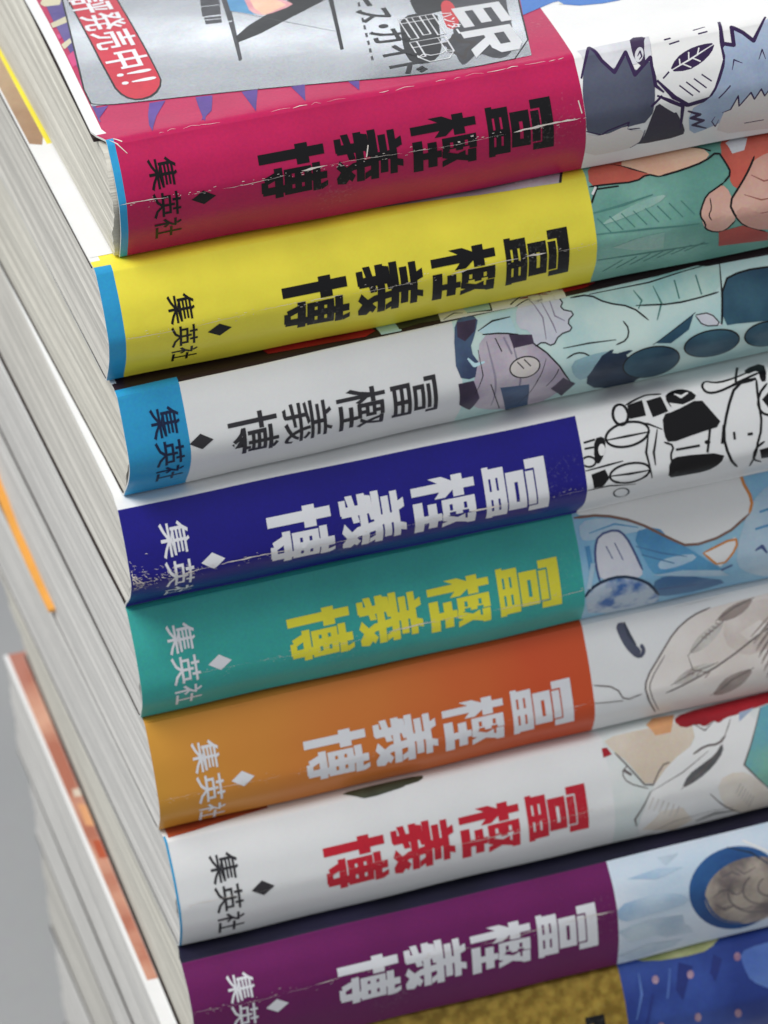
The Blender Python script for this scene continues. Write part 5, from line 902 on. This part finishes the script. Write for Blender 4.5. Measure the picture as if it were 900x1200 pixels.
   ('pearl','P',[(63.33,10.7),(63.31,10.94),(63.24,11.15),(63.14,11.3),(63.01,11.37),(62.87,11.37),(62.73,11.28),(62.6,11.12),(62.49,10.9),(62.43,10.65),(62.4,10.4),(62.43,10.17),(62.5,9.99),(62.61,9.86),(62.74,9.8),(62.88,9.8),(63.02,9.88),(63.15,10.01),(63.24,10.2),(63.31,10.44)]),
   ('pearl','P',[(80.54,3.73),(80.48,3.89),(80.38,4.03),(80.26,4.13),(80.12,4.18),(79.97,4.17),(79.84,4.12),(79.73,4.01),(79.66,3.87),(79.63,3.71),(79.64,3.54),(79.7,3.37),(79.8,3.24),(79.93,3.14),(80.07,3.09),(80.21,3.09),(80.34,3.15),(80.45,3.25),(80.52,3.39),(80.55,3.56)]),
   ('pearl','P',[(80.75,10.87),(80.73,11.11),(80.67,11.32),(80.57,11.48),(80.45,11.56),(80.3,11.55),(80.16,11.47),(80.03,11.32),(79.92,11.1),(79.85,10.85),(79.82,10.6),(79.84,10.35),(79.9,10.15),(80.01,10.02),(80.14,9.96),(80.29,9.97),(80.43,10.04),(80.56,10.18),(80.66,10.38),(80.73,10.62)])],
}
COVER_ART = [
   ('stripe_purple','P',[(3.02,-61.35),(1.68,-43.12),(1.86,-9.4),(1.37,-2.76),(1.38,-8.89),(1.1,-10.51),(3.99,-42.61),(5.64,-60.05)]),
   ('stripe_cream','P',[(1.34,-41.68),(1.64,-40.57),(3.39,-40.34),(3.88,-42.02),(1.97,-43.62)]),
   ('stripe_cream','P',[(0.82,-34.11),(1.08,-32.8),(3.29,-34.1),(3.45,-36.17)]),
   ('stripe_cream','P',[(1.06,-27.13),(1.42,-25.87),(2.5,-27.53),(2.55,-28.91)]),
   ('stripe_pink','P',[(0.84,-30.31),(1.7,-30.75),(1.65,-29.35),(1.06,-28.79)]),
   ('stripe_pink','P',[(1.33,-23.78),(2.23,-24.94),(1.88,-20.92),(1.17,-20.25)]),
   ('stripe_pink','P',[(1.33,-16.39),(1.72,-16.95),(1.39,-13.6),(1.13,-13.23)]),
   ('silver','P',[(5.64,-60.05),(3.97,-41.97),(2.32,-24.36),(1.06,-10.28),(1.29,-8.94),(7.1,-7.64),(19.62,-5.32),(31.1,-2.76),(37.62,-1.47),(44.23,-0.49),(52.58,-0.9),(55.35,-17.94),(58.69,-35.44)]),
   ('ink','L0.2',[(5.64,-60.05),(3.97,-41.97),(2.32,-24.36),(1.02,-10.05),(2.48,-8.61),(7.1,-7.64),(19.62,-5.32),(31.1,-2.76),(37.62,-1.47),(44.23,-0.49),(52.58,-0.9),(55.35,-17.94),(58.69,-35.44)]),
   ('spike_violet','P',[(1.64,-8.27),(3.1,-8.32),(1.31,-4.99)]),
   ('spike_violet','P',[(7.46,-6.97),(9.26,-6.85),(5.51,1.01)]),
   ('spike_violet','P',[(12.52,-6.28),(14.4,-5.89),(12.0,0.75)]),
   ('spike_violet','P',[(14.35,-5.66),(13.45,-1.85),(11.66,0.43)]),
   ('spike_violet','P',[(17.85,-5.36),(19.81,-5.24),(18.29,0.56)]),
   ('spike_violet','P',[(23.68,-4.27),(25.37,-4.27),(24.38,0.42)]),
   ('spike_violet','P',[(30.38,-2.82),(31.67,-2.52),(31.08,-0.1)]),
   ('capsule_black','P',[(4.6,-57.66),(4.43,-41.75),(4.44,-13.39),(5.07,-9.6),(6.49,-7.93),(8.43,-8.49),(9.89,-11.52),(10.04,-15.22),(9.91,-39.01),(10.0,-54.99)]),
   ('capsule_red','P',[(4.79,-57.57),(4.61,-41.65),(4.67,-13.53),(5.25,-10.01),(6.49,-8.43),(8.34,-9.03),(9.76,-11.83),(9.86,-15.3),(9.73,-39.1),(9.81,-55.08)]),
   ('print_grey','P',[(21.5,-43.23),(22.08,-33.25),(19.75,-13.79),(19.5,-13.65),(21.29,-31.06),(22.49,-42.77)]),
   ('print_grey','P',[(22.02,-36.49),(22.81,-36.13),(19.9,-13.98),(19.41,-13.69)]),
   ('print_black','P',[(20.66,-21.72),(20.37,-17.98),(33.64,-27.94),(36.1,-30.65),(36.83,-36.14),(31.6,-34.66),(29.31,-29.29)]),
   ('art_pink','P',[(22.38,-33.12),(26.16,-34.59),(29.11,-29.38),(29.54,-27.91),(25.3,-25.78),(24.51,-27.07),(21.83,-29.55)]),
   ('mid_blue','P',[(22.36,-35.05),(24.24,-33.22),(23.98,-28.56),(24.39,-26.51),(21.77,-29.26)]),
   ('beige','P',[(24.86,-32.61),(27.08,-32.88),(28.66,-28.32),(25.36,-26.06),(24.69,-28.87)]),
   ('print_grey','L0.18',[(21.57,-29.35),(26.88,-23.25),(32.26,-17.34)]),
   ('print_black','P',[(34.68,-33.89),(35.27,-33.61),(31.99,-11.72),(31.55,-11.65)]),
   ('silver','L0.35',[(32.72,-23.93),(33.37,-23.95)]),
   ('silver','L0.35',[(20.59,-25.81),(21.24,-25.82)]),
   ('print_grey','P',[(19.55,-37.63),(21.82,-36.58),(20.45,-28.62),(18.12,-28.76)]),
   ('print_grey','P',[(18.25,-28.39),(20.33,-28.05),(19.95,-25.81),(17.98,-26.11)]),
   ('silver','L0.25',[(18.74,-32.23),(21.02,-31.82)]),
   ('silver','L0.25',[(19.36,-35.15),(21.65,-34.74)]),
   ('silver','L0.2',[(18.17,-27.51),(20.24,-27.18)]),
   ('print_grey','L0.3',[(37.46,-28.1),(37.24,-26.6)]),
   ('print_grey','L0.3',[(37.06,-25.41),(36.84,-23.92)]),
   ('print_grey','L0.3',[(36.67,-22.74),(36.46,-21.3)]),
   ('print_grey','L0.3',[(36.3,-20.16),(36.1,-18.77)]),
   ('print_grey','L0.3',[(35.95,-17.67),(35.75,-16.32)]),
   ('print_grey','L0.3',[(35.6,-15.26),(35.42,-13.95)]),
   ('print_grey','L0.3',[(35.28,-12.92),(35.1,-11.65)]),
   ('print_grey','L0.3',[(34.96,-10.65),(34.79,-9.42)]),
   ('print_grey','L0.3',[(34.66,-8.44),(34.49,-7.24)]),
   ('mid_blue_cover','P',[(58.88,-35.35),(54.64,-12.7),(59.07,-15.24),(63.76,-15.85),(67.88,-31.06)]),
   ('cream_cover','P',[(59.52,-14.09),(61.74,-13.97),(70.89,-14.26),(74.66,-27.74),(64.46,-32.71)]),
   ('mid_blue_cover','P',[(59.44,-16.65),(60.32,-13.08),(65.94,-11.95),(68.72,-13.43),(69.8,-17.35),(60.79,-21.75)]),
   ('print_black','P',[(44.08,-29.54),(48.66,-28.72),(47.7,-18.32),(45.5,-18.09),(42.59,-17.6),(42.94,-23.03)]),
   ('print_black','P',[(40.46,-18.57),(45.34,-18.78),(43.9,-11.25),(42.75,-5.87),(40.91,-3.64),(39.28,-3.86),(38.38,-5.76),(39.09,-11.21)]),
   ('print_grey','P',[(48.38,-27.56),(55.92,-27.29),(53.45,-15.99),(52.71,-10.65),(51.57,-5.08),(50.2,-1.91),(48.47,-1.39),(46.75,-4.09),(44.6,-1.55),(44.03,-1.79),(44.2,-5.74),(45.97,-13.13),(47.38,-20.04)]),
   ('logo_star','P',[(42.77,-8.48),(44.51,-9.05),(45.46,-11.1),(45.5,-8.33),(47.89,-7.26),(45.84,-5.53),(44.78,-2.21),(44.21,-4.96),(42.94,-5.78),(43.87,-6.93)]),
   ('print_grey','P',[(43.04,-7.83),(44.42,-8.28),(45.24,-9.81),(45.22,-7.65),(46.84,-6.93),(45.62,-5.89),(44.84,-3.67),(44.39,-5.65),(43.5,-6.31),(44.16,-6.8)]),
   ('logo_red','P',[(46.01,-19.72),(46.79,-21.57),(47.47,-21.26),(47.69,-19.57),(47.17,-14.92),(46.48,-12.61),(45.55,-11.9),(45.04,-13.27)])]
# ------------------------------------------------------------------ the stack
GROUP = 'comic paperbacks in the stack'
B = [
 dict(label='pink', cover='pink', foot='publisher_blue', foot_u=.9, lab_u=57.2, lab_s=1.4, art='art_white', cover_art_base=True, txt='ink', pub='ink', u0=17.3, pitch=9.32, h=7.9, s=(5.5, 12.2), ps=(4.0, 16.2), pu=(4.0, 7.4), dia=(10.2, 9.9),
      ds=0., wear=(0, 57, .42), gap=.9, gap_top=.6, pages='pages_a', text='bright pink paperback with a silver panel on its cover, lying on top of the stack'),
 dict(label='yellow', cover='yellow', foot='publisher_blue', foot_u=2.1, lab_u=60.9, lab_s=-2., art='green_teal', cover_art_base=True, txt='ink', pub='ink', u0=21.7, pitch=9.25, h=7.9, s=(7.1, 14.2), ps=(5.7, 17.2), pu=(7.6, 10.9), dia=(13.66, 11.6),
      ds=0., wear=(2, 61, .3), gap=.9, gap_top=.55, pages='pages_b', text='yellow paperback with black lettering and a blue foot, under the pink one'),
 dict(label='white_paper', cover='cover_dark', margin=.6, foot='publisher_blue', foot_u=7.75, lab_u=42.3, lab_s=1.43, art='mint', txt='ink_soft', pub='navy_ink', u0=12.4, pitch=6.85, h=6.3, s=(6.8, 13.2), ps=(3.95, 16.4), pu=(3.3, 6.9), dia=(9.15, 9.3), light=True,
      gap=1.0, pages='pages_a', text='white paperback with a broad blue foot and slim black lettering, third from the top'),
 dict(label='royal_blue', cover='white_paper', lab_u=58.0, lab_s=1.5, slant=-.9, art='white_paper', txt='white_ink', pub='white_ink', u0=17.7, pitch=9.15, h=7.9, s=(5.6, 13.0), ps=(4.1, 18.3), pu=(4.3, 7.9), dia=(10.4, 10.0),
      ds=0., wear=(0, 58, .3), extra=[(.15, 9., 150)], gap=1.0, pages='pages_b', text='royal blue paperback with white lettering and a scuffed foot corner'),
 dict(label='teal', cover='teal', lab_u=57.5, lab_s=-2., art='art_blue', cover_art_base=True, txt='yellow_ink', pub='white_ink', u0=19.4, pitch=9.05, h=7.9, s=(6.4, 12.8), ps=(4.3, 16.6), pu=(4.1, 7.7), dia=(10.3, 10.4),
      ds=0., wear=(4, 58, .22), gap=.7, pages='pages_d', text='teal green paperback with yellow lettering, under the royal blue one'),
 dict(label='amber_to_red_orange', cover='amber_to_red_orange', lab_u=57.2, lab_s=-2., art='white_paper', cover_art_base=True, txt='white_ink', pub='white_ink', u0=19.3, pitch=9.05, h=7.9, s=(7.8, 14.0), ps=(5.1, 18.3), pu=(5.0, 8.5), dia=(11.0, 11.2),
      ds=0., wear=(0, 57, .16), gap=.5, pages='pages_d', text='orange paperback fading from amber to red, with white lettering'),
 dict(label='white_paper', cover='white_paper', lab_u=57.75, lab_s=1.5, art='leafy_white', foot='publisher_blue', foot_u=.3, cover_art_base=True, txt='red_ink', pub='ink_soft', u0=19.45, pitch=8.95, h=7.9, s=(6.4, 12.9), ps=(4.4, 16.9), pu=(4.8, 8.4), dia=(11.1, 10.2),
      ds=0., wear=(1, 58, .12), gap=1.1, gap_at=.62, pages='pages_d', text='white paperback with heavy red lettering, between the orange and purple ones'),
 dict(label='purple', cover='navy_print', margin=.0, lab_u=56.6, lab_s=1.42, art='blue_wash', txt='white_ink', pub='white_ink', u0=19.3, pitch=8.85, h=7.9, s=(6.2, 12.7), ps=(4.2, 16.2), pu=(4.9, 8.4), dia=(11.0, 9.8),
      ds=0., wear=(0, 57, .22), gap=.5, pages='pages_a', text='purple paperback with white lettering, above the mottled gold one'),
 dict(label='gold', margin=.35, cover='brown_art', lab_u=58.5, lab_s=.5, art='pearl_blue', cover_art_base=True, txt='ink', pub='ink', u0=21.0, pitch=8.85, h=7.9, s=(6.9, 13.4), ps=(4.2, 16.2), pu=(4.9, 8.4), dia=(11.0, 9.8),
      gap=.5, pages='pages_d', text='mottled gold paperback with black lettering and a reddish brown cover strip, at the bottom edge'),
 dict(label='teal', cover='white_paper', lab_u=57.5, lab_s=1.4, art='art_white', gap=.5, pages='pages_d', text='paperback showing only grey page edges, directly below the mottled gold one'),
 dict(label='pink', cover='white_paper', lab_u=57.5, lab_s=1.4, art='art_white', gap=.5, pages='pages_b', text='paperback showing only grey page edges, second below the mottled gold one'),
 dict(label='white_paper', cover='white_paper', lab_u=57.5, lab_s=1.4, art='art_white', gap=.5, pages='pages_d', text='paperback showing only grey page edges, third below the mottled gold one'),
 dict(label='royal_blue', cover='white_paper', lab_u=57.5, lab_s=1.4, art='art_white', gap=.5, pages='pages_b', text='lowest paperback of the stack, its grey page edges in the bottom left corner'),
]
for i, b in enumerate(B):
    x, y, a = POSE[i][:3]
    root = bpy.data.objects.new('comic_book', None); COL.objects.link(root)
    root.empty_display_size = .01
    root.location = (x*MM, y*MM, -T*(i+1)*MM); root.rotation_euler = (0, 0, R(a))
    tag(root, b['text'], 'comic book', GROUP)
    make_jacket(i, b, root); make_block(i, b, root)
    if 'txt' in b:
        nm = '博義樫冨'
        if b.get('light'):
            lettering(i, 'author_lettering', [(c, b['u0']+k*b['pitch'], b['s'][0], b['h'], b['s'][1]-b['s'][0]) for k, c in enumerate(nm)], b['txt'], root, .045)
        else:
            lay = []
            for k, c in enumerate(nm): lay += heavy_layers(c, b['u0']+k*b['pitch'], b['s'][0], b['h'], b['s'][1]-b['s'][0], b['txt'])
            # counters cut only their own character: print one character at a time into the same sheet
            print_on(i, 'author_lettering', lay, root, .045)
        p0, p1 = b['ps']; q0, q1 = b['pu']; d = (p1-p0)/3
        lettering(i, 'publisher_lettering', [(c, q0, p0+k*d, q1-q0, d*.97) for k, c in enumerate('集英社')], b['pub'], root, .045)
        du, dsx = b['dia']
        print_on(i, 'diamond_mark', [(b['txt'] if b['txt'] not in ('yellow_ink', 'red_ink') else b['pub'], [(du-1.5, dsx), (du, dsx-1.05), (du+1.5, dsx), (du, dsx+1.05)])], root, .045)
    if i in ART:
        src = ART[i]
        if i == 6:                                   # two scraps of the cover picture show above this spine
            print_on(i, 'cover_picture', [('rust', [(.6, -3), (.6, .95), (4, .75), (9, .2), (14, -.4), (14, -3)])], root, .045)
            print_on(i, 'cover_picture', art_layers(i, src[1:2]), root, .045)
            src = src[3:]
        print_on(i, 'spine_picture', art_layers(i, src), root, .045, (b['lab_u']+.02 if i not in (2, 6) else 0.4, 120., -14., PROF[i].end-.2))
    if 'wear' in b: crease_wear(i, root, b['wear'][0], b['wear'][1], b['ds'], b['wear'][2], 11+i, b.get('extra', ()))
    if i == 0:
        print_on(0, 'cover_picture', art_layers(0, COVER_ART), root, .045, (1.3, 120., -52., .6))
        rnd = random.Random(5)
        # the rounded upper edge is rubbed too
        lay = []
        u = .3
        while u < 57:
            L_ = rnd.uniform(.5, 2.6)
            if rnd.random() < .62: lay += [('scuff', q) for q in stroke([(u, 1.2+rnd.uniform(-.12, .12)), (u+L_/2, 1.15+rnd.uniform(-.15, .15)), (u+L_, 1.2+rnd.uniform(-.12, .12))], rnd.uniform(.03, .1))]
            u += L_+rnd.uniform(0, 1.)
        lay += [('scuff', q) for p in ([(.4, .9), (1.2, 1.6), (2.1, 2.9)], [(.9, .7), (1.8, 1.4)], [(30.6, 7.2), (30.2, 8.6)], [(56.6, 6.6), (56.8, 8.2)]) for q in stroke(p, .14)]
        print_on(0, 'edge_wear', lay, root, .09)
        # lettering on the cover: capital letters turned with the book, and the sales flash in the red capsule
        cap = [('評', -41.5, 6.5), ('発', -35.2, 6.75), ('売', -29.0, 6.9), ('中', -22.6, 7.05)]
        bm = bmesh.new()
        for c, s_, u_ in cap: font_layers(bm, c, u_-2.2, s_-.2, 4.8, 6.0)
        font_layers(bm, '!', u_-2.1, -16.6, 5.2, 6.0); font_layers(bm, '!', u_-2.0, -14.2, 5.2, 6.0)
        bend(0, bm, 'capsule_lettering', ['white_ink'], root, .08)
        bm = bmesh.new()
        for c, s_ in (('ー', -28.2), ('ス', -23.), ('・', -18.9), ('ガ', -15.6), ('イ', -10.6), ('ド', -6.2)):
            font_layers(bm, c, 35.6, s_, 4.7, 5.)
        bend(0, bm, 'guide_lettering', ['print_black'], root, .08)
        bm = bmesh.new()
        for k, c in enumerate('ハンター'): font_layers(bm, c, 45.2, -17.6+k*1.9, 1.7, 1.8)
        bend(0, bm, 'small_lettering', ['white_ink'], root, .09)
        E_ = [rect(0, 0, 22, 100), rect(0, 78, 100, 100), rect(0, 39, 90, 61), rect(0, 0, 100, 22)]
        R_ = [rect(0, 0, 26, 100), rect(0, 80, 80, 100), rect(0, 40, 80, 60), [(78, 100), (100, 88), (100, 52), (78, 40), (70, 50), (70, 90)], [(34, 42), (62, 42), (104, 0), (72, 0)]]
        D_ = [rect(0, 0, 26, 100), rect(0, 80, 74, 100), rect(0, 0, 74, 20), [(72, 100), (100, 78), (100, 22), (72, 0), (62, 18), (74, 34), (74, 66), (62, 82)]]
        lay = []
        for g, u_, s_, h, wd, m in ((E_, 47.0, -18.3, 6.0, 6.6, 'logo_light'), (R_, 46.2, -10.6, 6.2, 7.6, 'logo_light')):
            lay += [(m, [(u_+y*h/100, s_+x*wd/100) for x, y in p]) for p in g]
        for g, u_, s_, h, wd in ((E_, 40.2, -17.6, 4.3, 6.6), (D_, 39.8, -10.2, 4.4, 6.2)):
            for p in g:
                q = [(u_+y*h/100, s_+x*wd/100) for x, y in p]
                lay += [('logo_light', z) for z in stroke(q+[q[0]], .2)]
        print_on(0, 'logo_lettering', lay, root, .08)
    if i == 1:
        print_on(1, 'cover_picture', [('photo_grey', [(29.5, -1.6), (34.4, -.6), (41.3, .41), (47.5, 1.2), (51.7, 1.5), (57.73, 1.74), (58.9, -1.2), (60, -40), (16, -40), (16, -6)]), ('ink_soft', [(57.5, 1.74), (57.85, 1.75), (59.1, -1.2), (58.8, -1.2)]), ('white_paper', rect(.2, -60, 3.2, -2.4)), ('photo_brown', [(.2, -100), (2.4, -100), (2.4, -39), (1.6, -36), (.2, -37)]), ('yellow', rect(2.2, -100, 5., -36))]
                 + [('photo_grey' if k % 2 else 'pale_grey', [(34+k*4.6, -2.5+k*.8), (36+k*4.6, -2.2+k*.8), (38+k*4.4, -6), (35+k*4.4, -6)]) for k in range(5)], root, .045)
    if i == 2:
        print_on(2, 'cover_picture', [('cover_red', [(19, -2), (19.5, -.2), (25, .5), (31.5, 1.0), (33, .2), (32, -3), (30, -6), (20, -6)]), ('mint_light', [(33, -4), (33.4, 1.2), (36, 1.25), (36, -4)]), ('leaf_dark', [(35.6, -4), (35.8, 1.), (38.5, .7), (41, .9), (41.8, -4)]),
                 ('white_paper', [(41.6, -4), (41, 1.2), (57, 1.6), (57, -4)]), ('mint_light', [(44, -3), (44.5, .8), (47.5, 1.2), (48, -3)])]
                 + [('ink', z) for p in ([(44.5, .8), (47.5, 1.2), (48, -2)], [(41.4, 1.), (43, .2), (44, .6)], [(50, 1.), (52.5, -1.)]) for z in stroke(p, .2)], root, .045)
    if i == 5:
        bm = bmesh.new()          # an orange sheet at the back of this book shows as a thin stripe along its foot
        ys = [58.0+k*4.4 for k in range(13)]
        def zz(y): return 1.75+max(0., y-58)**1.7*.0115
        A = [[bm.verts.new(Vector((xx, yy, zz(yy)+dz))*MM) for yy in ys] for xx, dz in ((-.10, .21), (-.10, -.21), (6., -.21), (6., .21))]
        for k in range(12):
            for m in range(4): bm.faces.new([A[m][k], A[m][k+1], A[(m+1) % 4][k+1], A[(m+1) % 4][k]])
        bm.faces.new([A[m][0] for m in range(4)]); bm.faces.new([A[m][-1] for m in range(4)])
        bmesh.ops.recalc_face_normals(bm, faces=bm.faces[:])
        tag(finish(bm, 'endpaper', ['orange_sheet'], root, False), 'orange sheet edge')
    if i == 8:
        print_on(6, 'cover_picture', [('brown_art', rect(.36, -75, 6., -18.)), ('white_paper', rect(.1, -19, 6., -1.)), ('rust_pale', [(.36, -66), (6, -62), (6, -57), (.36, -60)]), ('rust', [(.36, -56), (6, -54), (6, -50), (.36, -51)]), ('beige_pale', [(.36, -70), (6, -70), (6, -67), (.36, -68)])], root, .045)
